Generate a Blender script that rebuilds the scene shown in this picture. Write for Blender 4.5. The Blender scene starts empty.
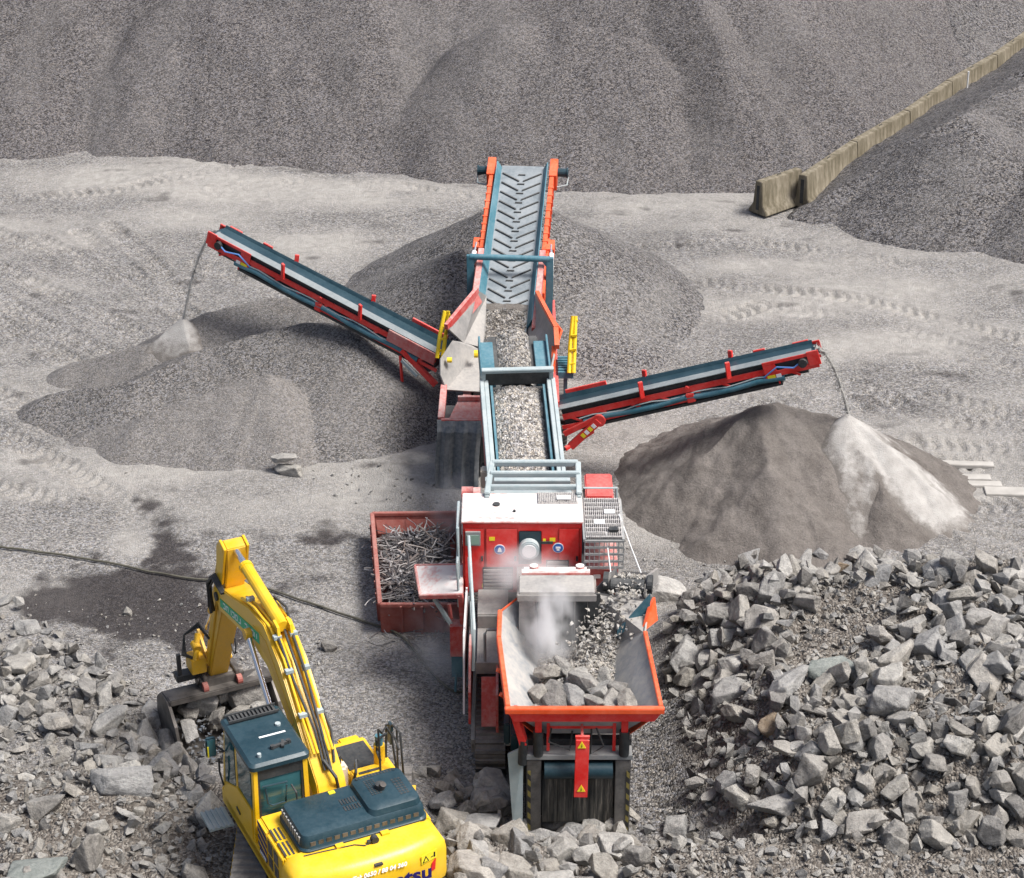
import bpy, bmesh, math, random
import numpy as np
from mathutils import Vector, Matrix
R = math.radians
random.seed(7)
scene = bpy.context.scene
col = scene.collection

# ------------------------------------------------------------------ camera
CAMH, PITCH, FPX, CX, CY = 26.0, R(27.0), 2150.0, 512.0, 439.0
SN, CS = math.sin(PITCH), math.cos(PITCH)
def P(px, py, z):
    """world point at height z seen at this pixel of the survey photograph"""
    v = (py - CY) / FPX
    d = (CAMH - z) / (SN + v * CS)
    return Vector(((px - CX) / FPX * d, d * (CS - v * SN), z))
def PY(px, py, Y):
    v = (py - CY) / FPX
    d = Y / (CS - v * SN)
    return Vector(((px - CX) / FPX * d, Y, CAMH - d * (SN + v * CS)))
def proj(x, y, z):
    dep = y * CS + (CAMH - z) * SN
    v = ((CAMH - z) * CS - y * SN) / dep
    return CX + FPX * x / dep, CY + FPX * v, FPX / dep
cam_d = bpy.data.cameras.new('camera')
cam = bpy.data.objects.new('camera', cam_d); col.objects.link(cam)
cam.location = (0, 0, CAMH); cam.rotation_euler = (R(90) - PITCH, 0, 0)
cam_d.sensor_width = 36; cam_d.lens = FPX / 1024 * 36
cam_d.clip_start = 0.5; cam_d.clip_end = 3000
scene.camera = cam

# ------------------------------------------------------------------ world
w = bpy.data.worlds.new('World'); scene.world = w; w.use_nodes = True
nt = w.node_tree
sky = nt.nodes.new('ShaderNodeTexSky'); sky.sky_type = 'NISHITA'; sky.sun_disc = False
SUN_EL, SUN_AZ = R(59), R(106)            # azimuth clockwise from +Y
sky.sun_elevation = SUN_EL; sky.sun_rotation = SUN_AZ
sky.air_density = 1.0; sky.dust_density = 5.0; sky.ozone_density = .6
bg = nt.nodes['Background']; bg.inputs[1].default_value = 0.075
nt.links.new(sky.outputs[0], bg.inputs[0])
sl = bpy.data.lights.new('sun', 'SUN'); sl.energy = 2.8; sl.angle = R(20); sl.color = (1, .985, .96)
so = bpy.data.objects.new('sun', sl); col.objects.link(so)
sd = Vector((math.sin(SUN_AZ) * math.cos(SUN_EL), math.cos(SUN_AZ) * math.cos(SUN_EL), math.sin(SUN_EL)))
so.rotation_euler = sd.to_track_quat('Z', 'Y').to_euler(); so.location = (20, 40, 60)
vs = scene.view_settings
vs.view_transform = 'Standard'; vs.look = 'None'; vs.gamma = 1; vs.use_curve_mapping = False
vs.exposure = 0.98
scene.render.engine = 'CYCLES'; scene.cycles.volume_bounces = 3

# ------------------------------------------------------------------ materials
class NT:
    def __init__(s, name):
        s.m = bpy.data.materials.new(name); s.m.use_nodes = True
        s.t = s.m.node_tree; s.b = s.t.nodes['Principled BSDF']
        s.tc = s.t.nodes.new('ShaderNodeTexCoord')
    def n(s, ty, **kw):
        nd = s.t.nodes.new(ty)
        for k, v in kw.items():
            setattr(nd, k, v)
        return nd
    def l(s, a, b): s.t.links.new(a, b)
    def noise(s, scale, detail=4, rough=.55, vec=None):
        nd = s.n('ShaderNodeTexNoise'); nd.inputs['Scale'].default_value = scale
        nd.inputs['Detail'].default_value = detail; nd.inputs['Roughness'].default_value = rough
        s.l(vec or s.tc.outputs['Object'], nd.inputs['Vector']); return nd
    def vor(s, scale, vec=None, feature='F1'):
        nd = s.n('ShaderNodeTexVoronoi'); nd.feature = feature
        nd.inputs['Scale'].default_value = scale
        s.l(vec or s.tc.outputs['Object'], nd.inputs['Vector']); return nd
    def ramp(s, src, stops):
        nd = s.n('ShaderNodeValToRGB'); el = nd.color_ramp.elements
        while len(el) < len(stops): el.new(.5)
        for e, (p, c) in zip(el, stops):
            e.position = p; e.color = (c, c, c, 1) if isinstance(c, (int, float)) else (*c, 1)
        s.l(src, nd.inputs[0]); return nd.outputs[0]
    def mix(s, fac, a, b, mode='MIX'):
        nd = s.n('ShaderNodeMix'); nd.data_type = 'RGBA'; nd.blend_type = mode
        for val, sock in ((fac, nd.inputs[0]), (a, nd.inputs[6]), (b, nd.inputs[7])):
            if hasattr(val, 'is_linked') or hasattr(val, 'links'): s.l(val, sock)
            elif isinstance(val, (int, float)): sock.default_value = val
            else: sock.default_value = (*val, 1)
        return nd.outputs[2]
    def math(s, op, a, b=0.0, clamp=False):
        nd = s.n('ShaderNodeMath'); nd.operation = op; nd.use_clamp = clamp
        for val, sock in ((a, nd.inputs[0]), (b, nd.inputs[1])):
            if isinstance(val, (int, float)): sock.default_value = val
            else: s.l(val, sock)
        return nd.outputs[0]
    def attr(s, name):
        nd = s.n('ShaderNodeAttribute'); nd.attribute_name = name; return nd.outputs['Fac']
    def bump(s, h, dist, strength=1.0, prev=None):
        nd = s.n('ShaderNodeBump'); nd.inputs['Distance'].default_value = dist
        nd.inputs['Strength'].default_value = strength
        s.l(h, nd.inputs['Height'])
        if prev: s.l(prev, nd.inputs['Normal'])
        return nd.outputs[0]
    def done(s, color=None, rough=.9, normal=None, metal=0, spec=.3):
        if color is not None:
            if hasattr(color, 'links'): s.l(color, s.b.inputs['Base Color'])
            else: s.b.inputs['Base Color'].default_value = (*color, 1)
        if hasattr(rough, 'links'): s.l(rough, s.b.inputs['Roughness'])
        else: s.b.inputs['Roughness'].default_value = rough
        s.b.inputs['Metallic'].default_value = metal
        s.b.inputs['Specular IOR Level'].default_value = spec
        if normal: s.l(normal, s.b.inputs['Normal'])
        return s.m

def gravel_nodes(k, lo, hi, scale, sat=.25):
    """stone-by-stone colour and bump of loose gravel"""
    v1 = k.vor(scale); v2 = k.vor(scale * 2.3)
    hs = k.n('ShaderNodeSeparateColor'); k.l(v1.outputs['Color'], hs.inputs[0])
    hs2 = k.n('ShaderNodeSeparateColor'); k.l(v2.outputs['Color'], hs2.inputs[0])
    f = k.math('ADD', k.math('MULTIPLY', hs.outputs[0], .72), k.math('MULTIPLY', hs2.outputs[1], .28))
    c = k.ramp(f, [(.12, lo), (.5, tuple((a + b) / 2 * .92 for a, b in zip(lo, hi))), (.9, hi)])
    tint = k.ramp(hs.outputs[2], [(0, (1.10, 1.0, .86)), (.5, (1, 1, 1)), (1, (.90, .97, 1.16))])
    c = k.mix(sat * 2, c, k.mix(1.0, c, tint, 'MULTIPLY'))
    h = k.math('ADD', k.math('MULTIPLY', v1.outputs['Distance'], -1.0), k.math('MULTIPLY', v2.outputs['Distance'], -.5))
    return c, h, hs
def m_gravel(name, lo, hi, scale, dust=(.36, .34, .315), dust_amt=.35, bump=.05, streak=None, big=.35, fines=False):
    k = NT(name); c, h, hs = gravel_nodes(k, lo, hi, scale)
    mp = k.n('ShaderNodeMapping'); k.l(k.tc.outputs['Object'], mp.inputs[0])
    if streak: mp.inputs['Rotation'].default_value = (0, 0, streak[0]); mp.inputs['Scale'].default_value = streak[1]
    n1 = k.noise(big, 5, .6, mp.outputs[0])
    fac = k.ramp(n1.outputs[0], [(.46, 0.0), (.66, dust_amt)])
    c = k.mix(fac, c, k.mix(.35, dust, c))
    n2 = k.noise(.13, 3)
    c = k.mix(1.0, c, k.ramp(n2.outputs[0], [(.3, .88), (.7, 1.1)]), 'MULTIPLY')
    if fines: c = k.mix(k.math('MULTIPLY', k.attr('fines'), .38), c, k.mix(.3, (.245, .228, .212), c))
    return k.done(c, .95, k.bump(h, bump), spec=.15)

def m_paint(name, c, rough=.4, dust=.35, dcol=(.36, .33, .30), up=.35, nscale=1.6, metal=0, spec=.4):
    k = NT(name)
    n = k.noise(nscale, 7, .65); n2 = k.noise(nscale * 9, 4, .6)
    f = k.ramp(k.math('ADD', k.math('MULTIPLY', n.outputs[0], .7), k.math('MULTIPLY', n2.outputs[0], .3)), [(.40, 0.0), (.72, 1.0)])
    f = k.math('MULTIPLY', f, dust)
    g = k.n('ShaderNodeNewGeometry'); sx = k.n('ShaderNodeSeparateXYZ'); k.l(g.outputs['True Normal'], sx.inputs[0])
    u = k.ramp(sx.outputs[2], [(.25, 0.0), (.9, up)])
    u = k.math('MULTIPLY', u, k.ramp(n2.outputs[0], [(.3, .45), (.65, 1.0)]))
    f = k.math('ADD', f, u, True)
    base = k.mix(1.0, c, k.ramp(n.outputs[0], [(.3, .82), (.7, 1.08)]), 'MULTIPLY')
    cc = k.mix(f, base, dcol)
    rr = k.math('ADD', k.math('MULTIPLY', f, .45), rough, True)
    return k.done(cc, rr, k.bump(n2.outputs[0], .004, .4), metal=metal, spec=spec)

def m_rock(name, island=False, warm=0.0, lo=.17, hi=.40):
    k = NT(name)
    rnd = k.n('ShaderNodeNewGeometry').outputs['Random Per Island'] if island else k.n('ShaderNodeObjectInfo').outputs['Random']
    n = k.noise(2.2, 8, .65); n2 = k.noise(14, 6, .75); v = k.vor(7)
    t = k.ramp(n.outputs[0], [(.3, (lo * 1.02, lo, lo * .97)), (.5, ((lo + hi) * .5, (lo + hi) * .49, (lo + hi) * .475)), (.72, (hi * 1.0, hi * .98, hi * .94))])
    tone = k.ramp(rnd, [(0, (.55, .54, .53)), (.2, (1.0, .95, .88)), (.4, (.74, .75, .77)), (.6, (1.18, 1.16, 1.11)), (.8, (.88, .83, .75)), (1, (1.25, 1.24, 1.22))])
    t = k.mix(1.0, t, tone, 'MULTIPLY')
    t = k.mix(.75, t, k.mix(1.0, t, k.ramp(n2.outputs[0], [(.3, .62), (.6, 1.22)]), 'MULTIPLY'))
    g = k.n('ShaderNodeNewGeometry'); sx = k.n('ShaderNodeSeparateXYZ'); k.l(g.outputs['Normal'], sx.inputs[0])
    u = k.ramp(sx.outputs[2], [(.45, 0.0), (.95, .42)])
    t = k.mix(k.math('MULTIPLY', u, k.ramp(n.outputs[0], [(.35, .3), (.6, 1.0)])), t, (.38 + warm, .365 + warm * .6, .34))
    b = k.bump(n.outputs[0], .14, .9); b = k.bump(n2.outputs[0], .045, 1.0, b)
    return k.done(t, .92, b, spec=.2)

M = {}
M['yellow'] = m_paint('yellow_paint', (.83, .50, .008), .30, .26, (.40, .30, .16), .05, 2.6)
M['yellow_worn'] = m_paint('worn_yellow_paint', (.76, .43, .008), .35, .55, (.34, .25, .13), .05, 3.2)
M['railyellow'] = m_paint('rail_yellow_paint', (.86, .60, .01), .45, .15, (.5, .42, .3), .05)
M['red'] = m_paint('red_paint', (.72, .016, .013), .38, .24, (.52, .36, .32), .28)
M['red_dusty'] = m_paint('dusty_red_paint', (.48, .035, .03), .5, .75, (.52, .40, .37), .45, 1.2)
M['orange'] = m_paint('orange_paint', (.78, .085, .012), .4, .25, (.55, .36, .26), .12)
M['roofdust'] = m_paint('dust_covered_red_roof', (.56, .10, .08), .6, .95, (.62, .59, .57), .95, .9)
M['teal'] = m_paint('teal_grey_paint', (.035, .15, .20), .45, .35, (.28, .35, .38), .15)
M['palesteel'] = m_paint('pale_blue_grey_paint', (.30, .38, .40), .5, .45, (.48, .47, .45), .25)
M['grey'] = m_paint('grey_steel_paint', (.22, .235, .24), .5, .6, (.40, .385, .365), .35)
M['dustplate'] = m_paint('dust_coated_steel', (.23, .225, .22), .55, .75, (.40, .375, .345), .35, 1.4)
M['polished'] = m_paint('scraped_steel', (.26, .28, .30), .50, .85, (.50, .46, .41), .35, 1.1, .2)
M['dark'] = m_paint('black_steel', (.018, .022, .025), .5, .25, (.2, .19, .18), .12)
M['darkteal'] = m_paint('dark_blue_grey_paint', (.008, .033, .047), .34, .16, (.13, .17, .19), .08)
M['rubber'] = m_paint('black_rubber', (.028, .032, .034), .6, .35, (.22, .21, .20), .15)
M['rubberdust'] = m_paint('dusty_rubber', (.22, .24, .25), .7, .6, (.42, .42, .41), .25)
M['chevbelt'] = m_paint('blue_grey_belt', (.17, .20, .22), .65, .9, (.31, .325, .335), .1, 1.5)
M['beltedge'] = m_paint('belt_edge_rubber', (.16, .19, .20), .6, .5, (.30, .31, .31), .2)
M['skirt'] = m_paint('dust_streaked_rubber', (.045, .065, .08), .6, 1.0, (.30, .30, .30), .1, 1.1)
M['steel'] = m_paint('crawler_steel', (.10, .098, .095), .5, .6, (.27, .25, .235), .3, 2.5, .3)
M['chrome'] = NT('chrome_rod').done((.75, .75, .76), .2, metal=.9, spec=.5)
M['white'] = m_paint('white_paint', (.74, .75, .75), .4, .3, (.55, .52, .5), .1)
M['whitetext'] = NT('white_lettering').done((.82, .82, .82), .5)
M['navy'] = NT('navy_lettering').done((.02, .014, .12), .4)
M['redtext'] = NT('red_lettering').done((.6, .02, .02), .4)
M['stickeryel'] = NT('yellow_sticker').done((.80, .66, .03), .45)
M['blacktext'] = NT('black_lettering').done((.012, .012, .012), .5)
M['blue'] = NT('blue_sign_enamel').done((.03, .13, .42), .4)
M['green'] = NT('green_banner').done((.02, .42, .20), .5)
M['bluehose'] = NT('blue_hose').done((.10, .22, .5), .5)
M['chest'] = NT('pale_cream_plastic').done((.62, .55, .45), .5)
M['lamp'] = NT('greenish_lamp_glass').done((.22, .33, .27), .15)
M['cable'] = m_paint('olive_black_cable', (.045, .042, .03), .7, .4, (.2, .19, .15), .2)
M['bin'] = m_paint('faded_rust_red_paint', (.30, .065, .05), .65, .7, (.36, .21, .18), .35, 1.5)
k = NT('cab_glass'); nn = k.noise(1.2, 3)
M['glass'] = k.done(k.ramp(nn.outputs[0], [(.35, (.014, .06, .07)), (.7, (.05, .15, .17))]), .06, spec=.6)
k = NT('bucket_steel'); nn = k.noise(3, 6)
M['bucket'] = k.done(k.ramp(nn.outputs[0], [(.3, (.05, .045, .042)), (.7, (.17, .155, .14))]), .5, k.bump(nn.outputs[0], .01), metal=.3)
k = NT('streaked_rubber_curtain')
mp = k.n('ShaderNodeMapping'); k.l(k.tc.outputs['Object'], mp.inputs[0]); mp.inputs['Scale'].default_value = (14, 1, .9)
nn = k.noise(1, 6, .7, mp.outputs[0])
M['curtain'] = k.done(k.ramp(nn.outputs[0], [(.40, (.022, .024, .024)), (.56, (.09, .085, .075)), (.7, (.30, .275, .23))]), .7)
k = NT('hazard_stripes')
mp = k.n('ShaderNodeMapping'); k.l(k.tc.outputs['Object'], mp.inputs[0]); mp.inputs['Rotation'].default_value = (0, R(45), 0)
wv = k.n('ShaderNodeTexWave'); wv.inputs['Scale'].default_value = 1.7; k.l(mp.outputs[0], wv.inputs[0])
M['hazard'] = k.done(k.ramp(wv.outputs[0], [(.45, (.03, .03, .028)), (.55, (.20, .165, .05))]), .6)
k = NT('speckled_grating_dust')
wv = k.vor(20); g2 = k.noise(3, 4)
M['grating'] = k.done(k.ramp(wv.outputs['Distance'], [(.1, (.16, .15, .17)), (.5, (.46, .44, .42))]), .6)
k = NT('weathered_concrete'); n1 = k.noise(1.1, 7, .65)
mp = k.n('ShaderNodeMapping'); k.l(k.tc.outputs['Object'], mp.inputs[0]); mp.inputs['Scale'].default_value = (3, 3, .5)
n2 = k.noise(1.6, 6, .7, mp.outputs[0])
cc = k.ramp(n1.outputs[0], [(.3, (.14, .118, .082)), (.7, (.29, .255, .195))])
cc = k.mix(k.ramp(n2.outputs[0], [(.40, 0.0), (.62, .85)]), cc, (.085, .072, .045))
M['concrete'] = k.done(cc, .9, k.bump(n1.outputs[0], .02))
k = NT('pale_timber'); n1 = k.noise(2, 5)
M['timber'] = k.done(k.ramp(n1.outputs[0], [(.3, (.30, .285, .26)), (.7, (.42, .40, .37))]), .85)
k = NT('powder_dust'); n1 = k.noise(3, 6); n2 = k.noise(30, 4)
M['fallstream'] = NT('falling_dust').done((.36, .35, .33), .95, spec=.1)
dp = k.math('ADD', k.attr('depth'), k.math('MULTIPLY', k.math('SUBTRACT', k.noise(4, 6, .7).outputs[0], .5), .5))
M['powder'] = k.done(k.mix(k.ramp(dp, [(.02, 0.0), (.22, 1.0)]), (.14, .127, .116), k.ramp(n1.outputs[0], [(.3, (.28, .268, .252)), (.7, (.40, .385, .365))])), .95, k.bump(n2.outputs[0], .02), spec=.1)
k = NT('scrap_wire'); oi = k.n('ShaderNodeNewGeometry')
M['scrap'] = k.done(k.ramp(oi.outputs['Random Per Island'], [(0, (.045, .045, .05)), (.4, (.13, .12, .12)), (.6, (.22, .18, .16)), (.8, (.38, .37, .37)), (1, (.10, .09, .09))]), .55, metal=.3)
M['gr_hill'] = m_gravel('hill_gravel', (.022, .020, .021), (.225, .21, .205), 24, (.18, .17, .163), .45, .03, (0, (1.3, .4, .4)), .32)
M['gr_dark'] = m_gravel('dark_gravel', (.012, .011, .013), (.24, .228, .222), 20, (.20, .19, .182), .45, .035, None, .35)
M['gr_left'] = m_gravel('grey_gravel', (.042, .040, .039), (.275, .262, .252), 28, (.20, .187, .175), .5, .022, None, .5, True)
M['gr_left2'] = m_gravel('fine_grey_gravel', (.065, .061, .058), (.265, .25, .238), 32, (.30, .28, .26), .5, .025, None, .6)
M['gr_rear'] = m_gravel('coarse_gravel', (.018, .017, .018), (.27, .258, .25), 21, (.24, .23, .218), .5, .035, None, .45)
M['gr_belt'] = m_gravel('crushed_stone', (.06, .056, .052), (.50, .47, .43), 20, (.46, .43, .40), .3, .05)
M['gr_light'] = m_gravel('pale_crushed_stone', (.13, .12, .11), (.66, .62, .57), 19, (.5, .47, .44), .2, .06)
k = NT('damp_brown_sand'); n1 = k.noise(1.6, 9, .7); n2 = k.noise(22, 5, .7); n3 = k.noise(.5, 4)
cc = k.ramp(n1.outputs[0], [(.3, (.10, .089, .081)), (.7, (.19, .172, .158))])
cc = k.mix(1.0, cc, k.ramp(n2.outputs[0], [(.3, .75), (.7, 1.2)]), 'MULTIPLY')
M['sand'] = k.done(cc, .95, k.bump(n2.outputs[0], .03, .8, k.bump(n1.outputs[0], .14, .7)), spec=.1)
M['rock'] = m_rock('quarry_rock', False, 0, .20, .54)
M['rock_small'] = m_rock('rubble_stone', True, 0, .13, .44)
M['rock_dark'] = m_rock('dark_rubble', True, -.2, .07, .2)
M['pebble'] = m_rock('pale_pebble', True, .06, .30, .60)
M['rock_green'] = m_rock('greenish_rock'); 
M['rock_ochre'] = m_rock('ochre_rock')
for nm, c in (('rock_green', (.20, .26, .23)), ('rock_ochre', (.36, .21, .07))):
    t = M[nm].node_tree; b = t.nodes['Principled BSDF']; src = b.inputs['Base Color'].links[0].from_socket
    mx = t.nodes.new('ShaderNodeMix'); mx.data_type = 'RGBA'; mx.inputs[0].default_value = .36
    t.links.new(src, mx.inputs[6]); mx.inputs[7].default_value = (*c, 1); t.links.new(mx.outputs[2], b.inputs['Base Color'])

# ------------------------------------------------------------------ mesh builder
class MB:
    def __init__(s): s.bm = bmesh.new()
    def _add(s, vs, fs):
        bv = [s.bm.verts.new(v) for v in vs]
        for f in fs:
            try: s.bm.faces.new([bv[i] for i in f])
            except ValueError: pass
        return s
    def hexa(s, p):          # 8 points: bottom loop 4, top loop 4
        return s._add(p, [(3, 2, 1, 0), (4, 5, 6, 7), (0, 1, 5, 4), (1, 2, 6, 5), (2, 3, 7, 6), (3, 0, 4, 7)])
    def box(s, x0, x1, y0, y1, z0, z1):
        return s.hexa([(x0, y0, z0), (x1, y0, z0), (x1, y1, z0), (x0, y1, z0), (x0, y0, z1), (x1, y0, z1), (x1, y1, z1), (x0, y1, z1)])
    def beam(s, a, b, wd, ht, up=(0, 0, 1)):
        a, b = Vector(a), Vector(b); d = (b - a).normalized(); up = Vector(up)
        if abs(d.dot(up)) > .99: up = Vector((0, 1, 0))
        sd_ = d.cross(up).normalized() * (wd / 2); un = sd_.cross(d).normalized() * (ht / 2)
        return s.hexa([a - sd_ - un, a + sd_ - un, a + sd_ + un, a - sd_ + un, b - sd_ - un, b + sd_ - un, b + sd_ + un, b - sd_ + un])
    def plate(s, pts, t):
        pts = [Vector(p) for p in pts]; n = Vector((0, 0, 0))
        for i in range(len(pts)):
            a, b = pts[i], pts[(i + 1) % len(pts)]; n += a.cross(b)
        n = n.normalized() * (t / 2); c = len(pts)
        vs_ = [p - n for p in pts] + [p + n for p in pts]
        fs = [tuple(reversed(range(c))), tuple(range(c, 2 * c))] + [(i, (i + 1) % c, c + (i + 1) % c, c + i) for i in range(c)]
        return s._add(vs_, fs)
    def prism(s, prof, x0, x1):   # (y,z) profile along x
        c = len(prof)
        vs_ = [(x0, y, z) for y, z in prof] + [(x1, y, z) for y, z in prof]
        return s._add(vs_, [tuple(range(c)), tuple(reversed(range(c, 2 * c)))] + [(i, c + i, c + (i + 1) % c, (i + 1) % c) for i in range(c)])
    def tube(s, pts, r, n=8, r2=None):
        pts = [Vector(p) for p in pts]; rings = []
        for i, p in enumerate(pts):
            d = (pts[min(i + 1, len(pts) - 1)] - pts[max(i - 1, 0)]).normalized()
            u = Vector((0, 0, 1)) if abs(d.z) < .95 else Vector((1, 0, 0))
            a = d.cross(u).normalized(); b = a.cross(d)
            rr = r if r2 is None else r + (r2 - r) * i / max(1, len(pts) - 1)
            rings.append([s.bm.verts.new(p + a * rr * math.cos(2 * math.pi * j / n) + b * rr * math.sin(2 * math.pi * j / n)) for j in range(n)])
        for i in range(len(rings) - 1):
            for j in range(n):
                s.bm.faces.new([rings[i][j], rings[i][(j + 1) % n], rings[i + 1][(j + 1) % n], rings[i + 1][j]])
        s.bm.faces.new(list(reversed(rings[0]))); s.bm.faces.new(rings[-1])
        return s
    def cyl(s, a, b, r, n=16): return s.tube([a, b], r, n)
    def build(s, name, mat, parent=None, off=None, bevel=0, smooth=False):
        bmesh.ops.recalc_face_normals(s.bm, faces=s.bm.faces[:])
        if off is not None: bmesh.ops.translate(s.bm, vec=-Vector(off), verts=s.bm.verts[:])
        if bevel:
            ed = [e for e in s.bm.edges if len(e.link_faces) == 2 and e.calc_face_angle(0) > .5]
            bmesh.ops.bevel(s.bm, geom=ed, offset=bevel, segments=2, affect='EDGES', clamp_overlap=True)
        me = bpy.data.meshes.new(name); s.bm.to_mesh(me); s.bm.free()
        me.materials.append(mat)
        if smooth or bevel:
            me.polygons.foreach_set('use_smooth', [True] * len(me.polygons))
            me.set_sharp_from_angle(angle=R(38))
        o = bpy.data.objects.new(name, me); col.objects.link(o)
        if parent: o.parent = parent
        return o
def tag(o, label=None, cat=None, group=None, kind=None):
    if label: o['label'] = label
    if cat: o['category'] = cat
    if group: o['group'] = group
    if kind: o['kind'] = kind
    return o
def empty(name, loc, rz=0):
    o = bpy.data.objects.new(name, None); col.objects.link(o); o.location = loc; o.rotation_euler = (0, 0, rz)
    o.empty_display_size = .3; return o
def copy_tree(o, parent=None):
    c = o.copy(); col.objects.link(c)
    if parent: c.parent = parent
    for ch in list(o.children): copy_tree(ch, c)
    return c
def text(s, name, mat, origin, right, up, size, parent, bold=.0, off=None, shear=0):
    cu = bpy.data.curves.new(name, 'FONT'); cu.body = s; cu.size = size; cu.extrude = .004; cu.offset = bold; cu.shear = shear
    cu.align_x = 'CENTER'; cu.align_y = 'CENTER'
    ob = bpy.data.objects.new(name, cu); col.objects.link(ob)
    dg = bpy.context.evaluated_depsgraph_get()
    me = bpy.data.meshes.new_from_object(ob.evaluated_get(dg)); bpy.data.objects.remove(ob)
    r, u = Vector(right).normalized(), Vector(up).normalized(); n = r.cross(u).normalized(); u = n.cross(r)
    mt = Matrix((r, u, n)).transposed().to_4x4(); mt.translation = Vector(origin) - (Vector(off) if off else Vector())
    me.transform(mt); me.materials.clear(); me.materials.append(mat)
    o = bpy.data.objects.new(name, me); col.objects.link(o); o.parent = parent; return o

# ------------------------------------------------------------------ terrain helpers
_rng = np.random.RandomState(3)
_lat = _rng.rand(256, 256)
def vnoise(x, y):
    xi, yi = np.floor(x).astype(int), np.floor(y).astype(int); fx, fy = x - xi, y - yi
    fx = fx * fx * (3 - 2 * fx); fy = fy * fy * (3 - 2 * fy)
    g = lambda a, b: _lat[a % 256, b % 256]
    return (g(xi, yi) * (1 - fx) + g(xi + 1, yi) * fx) * (1 - fy) + (g(xi, yi + 1) * (1 - fx) + g(xi + 1, yi + 1) * fx) * fy
def fbm(x, y, o=4):
    s = 0; a = .5
    for i in range(o):
        s = s + a * (vnoise(x * 2 ** i + 17 * i, y * 2 ** i + 5 * i) - .5); a *= .5
    return s
def S(t): t = np.clip(t, 0, 1); return t * t * (3 - 2 * t)
def ground_h(x, y):
    x = np.asarray(x, float); y = np.asarray(y, float)
    n = fbm(x * .45, y * .45, 4)
    bx = x + 1.2 * fbm(x * .3 + 40, y * .3, 3); by = y + 1.6 * fbm(x * .3, y * .3 + 90, 3)
    A = 1.0 * S((36.6 - by) / 3.6) * S((-1.2 - bx) / 1.4) + .35 * S((41 - by) / 2.5) * S((-6.2 - bx) / 2)
    B = 1.15 * S((33.35 - by * .35 - y * .65) / 1.3)
    Ch = 2.0 + .25 * S((bx - 7) / 3)
    C = Ch * S((bx - 2.9) / 3.0) * S((43.0 - by) / 2.6) * (1 - .42 * S((34.2 - by) / 2.2))
    # small bank of gravel right beside the crusher
    h = np.maximum(np.maximum(A, B), C)
    rub = np.clip(h * 1.3, 0, 1)
    h = h + n * (.10 + .55 * rub) * 1.0 + fbm(x * 2.2, y * 2.2, 3) * (.05 + .22 * rub)
    # excavator stands level, crusher stands level
    pe = np.exp(-(((x + 3.4) / 2.1) ** 4 + ((y - 31.6) / 2.6) ** 4)); h = h * (1 - pe) + .98 * pe
    pc = np.exp(-(((x - .95) / 1.9) ** 8 + ((y - 38.5) / 5.0) ** 12)); h = h * (1 - pc) + 0.0 * pc
    # hummocks in the yard
    far = S((y - 43) / 4)
    h = h + far * fbm(x * .16 + 9, y * .16, 3) * .55
    return h
def gh(x, y): return float(ground_h(np.array([x]), np.array([y]))[0])

def grid_obj(name, xs, ys, zf, mat, attrs=None, cut=None, org=(0, 0, 0)):
    X, Y = np.meshgrid(xs, ys); Z = zf(X, Y)
    nx, ny = len(xs), len(ys)
    idx = np.arange(nx * ny).reshape(ny, nx)
    f = np.stack([idx[:-1, :-1], idx[:-1, 1:], idx[1:, 1:], idx[1:, :-1]], -1).reshape(-1, 4)
    co = np.stack([X, Y, Z], -1).reshape(-1, 3)
    if cut is not None:
        keep = cut(X, Y, Z).reshape(-1); f = f[keep[f].any(1)]
        used = np.unique(f); mp_ = -np.ones(len(co), int); mp_[used] = np.arange(len(used)); co = co[used]; f = mp_[f]
        sel = used
    else: sel = np.arange(len(co))
    me = bpy.data.meshes.new(name); me.vertices.add(len(co)); me.vertices.foreach_set('co', (co - np.array(org)).astype(np.float32).ravel())
    me.loops.add(f.size); me.loops.foreach_set('vertex_index', f.astype(np.int32).ravel())
    me.polygons.add(len(f)); me.polygons.foreach_set('loop_start', np.arange(0, f.size, 4, dtype=np.int32))
    me.update(calc_edges=True); me.validate()
    me.polygons.foreach_set('use_smooth', np.ones(len(f), bool))
    if attrs:
        for an, fn in attrs.items():
            a = me.attributes.new(an, 'FLOAT', 'POINT'); a.data.foreach_set('value', fn(X, Y, Z).reshape(-1)[sel].astype(np.float32))
    me.materials.append(mat)
    o = bpy.data.objects.new(name, me); col.objects.link(o); o.location = org; return o

# ---- ground: tyre tracks, dust, damp
tracks = [  # pixel polylines, half width m
    ([(-20, 312), (40, 345), (100, 380)], .42), ([(-20, 262), (70, 300), (165, 352)], .42), ([(40, 240), (120, 280), (200, 322)], .4),
    ([(110, 225), (150, 260), (185, 300)], .35), ([(200, 262), (300, 300)], .4), ([(-20, 225), (60, 262)], .4), ([(-20, 385), (70, 430), (160, 452)], .42), ([(-20, 480), (80, 505)], .4),
    ([(580, 300), (700, 280), (860, 300), (1060, 350)], .45), ([(640, 330), (760, 305), (900, 330), (1060, 385)], .45), ([(600, 250), (760, 240), (900, 262)], .4), ([(220, 190), (330, 178), (460, 200)], .45), ([(-20, 200), (120, 190), (260, 160)], .45), ([(-20, 290), (50, 330), (130, 368)], .42), ([(80, 232), (150, 290), (190, 318)], .4), ([(-20, 420), (60, 460), (120, 500)], .42),
    ([(860, 385), (930, 418), (1060, 428)], .42), ([(900, 455), (980, 462), (1060, 462)], .42), ([(930, 505), (1060, 500)], .45),
    ([(870, 405), (940, 397), (1060, 430)], .4), ([(700, 385), (760, 400), (800, 392)], .35), ([(920, 440), (1060, 448)], .36)]
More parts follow.
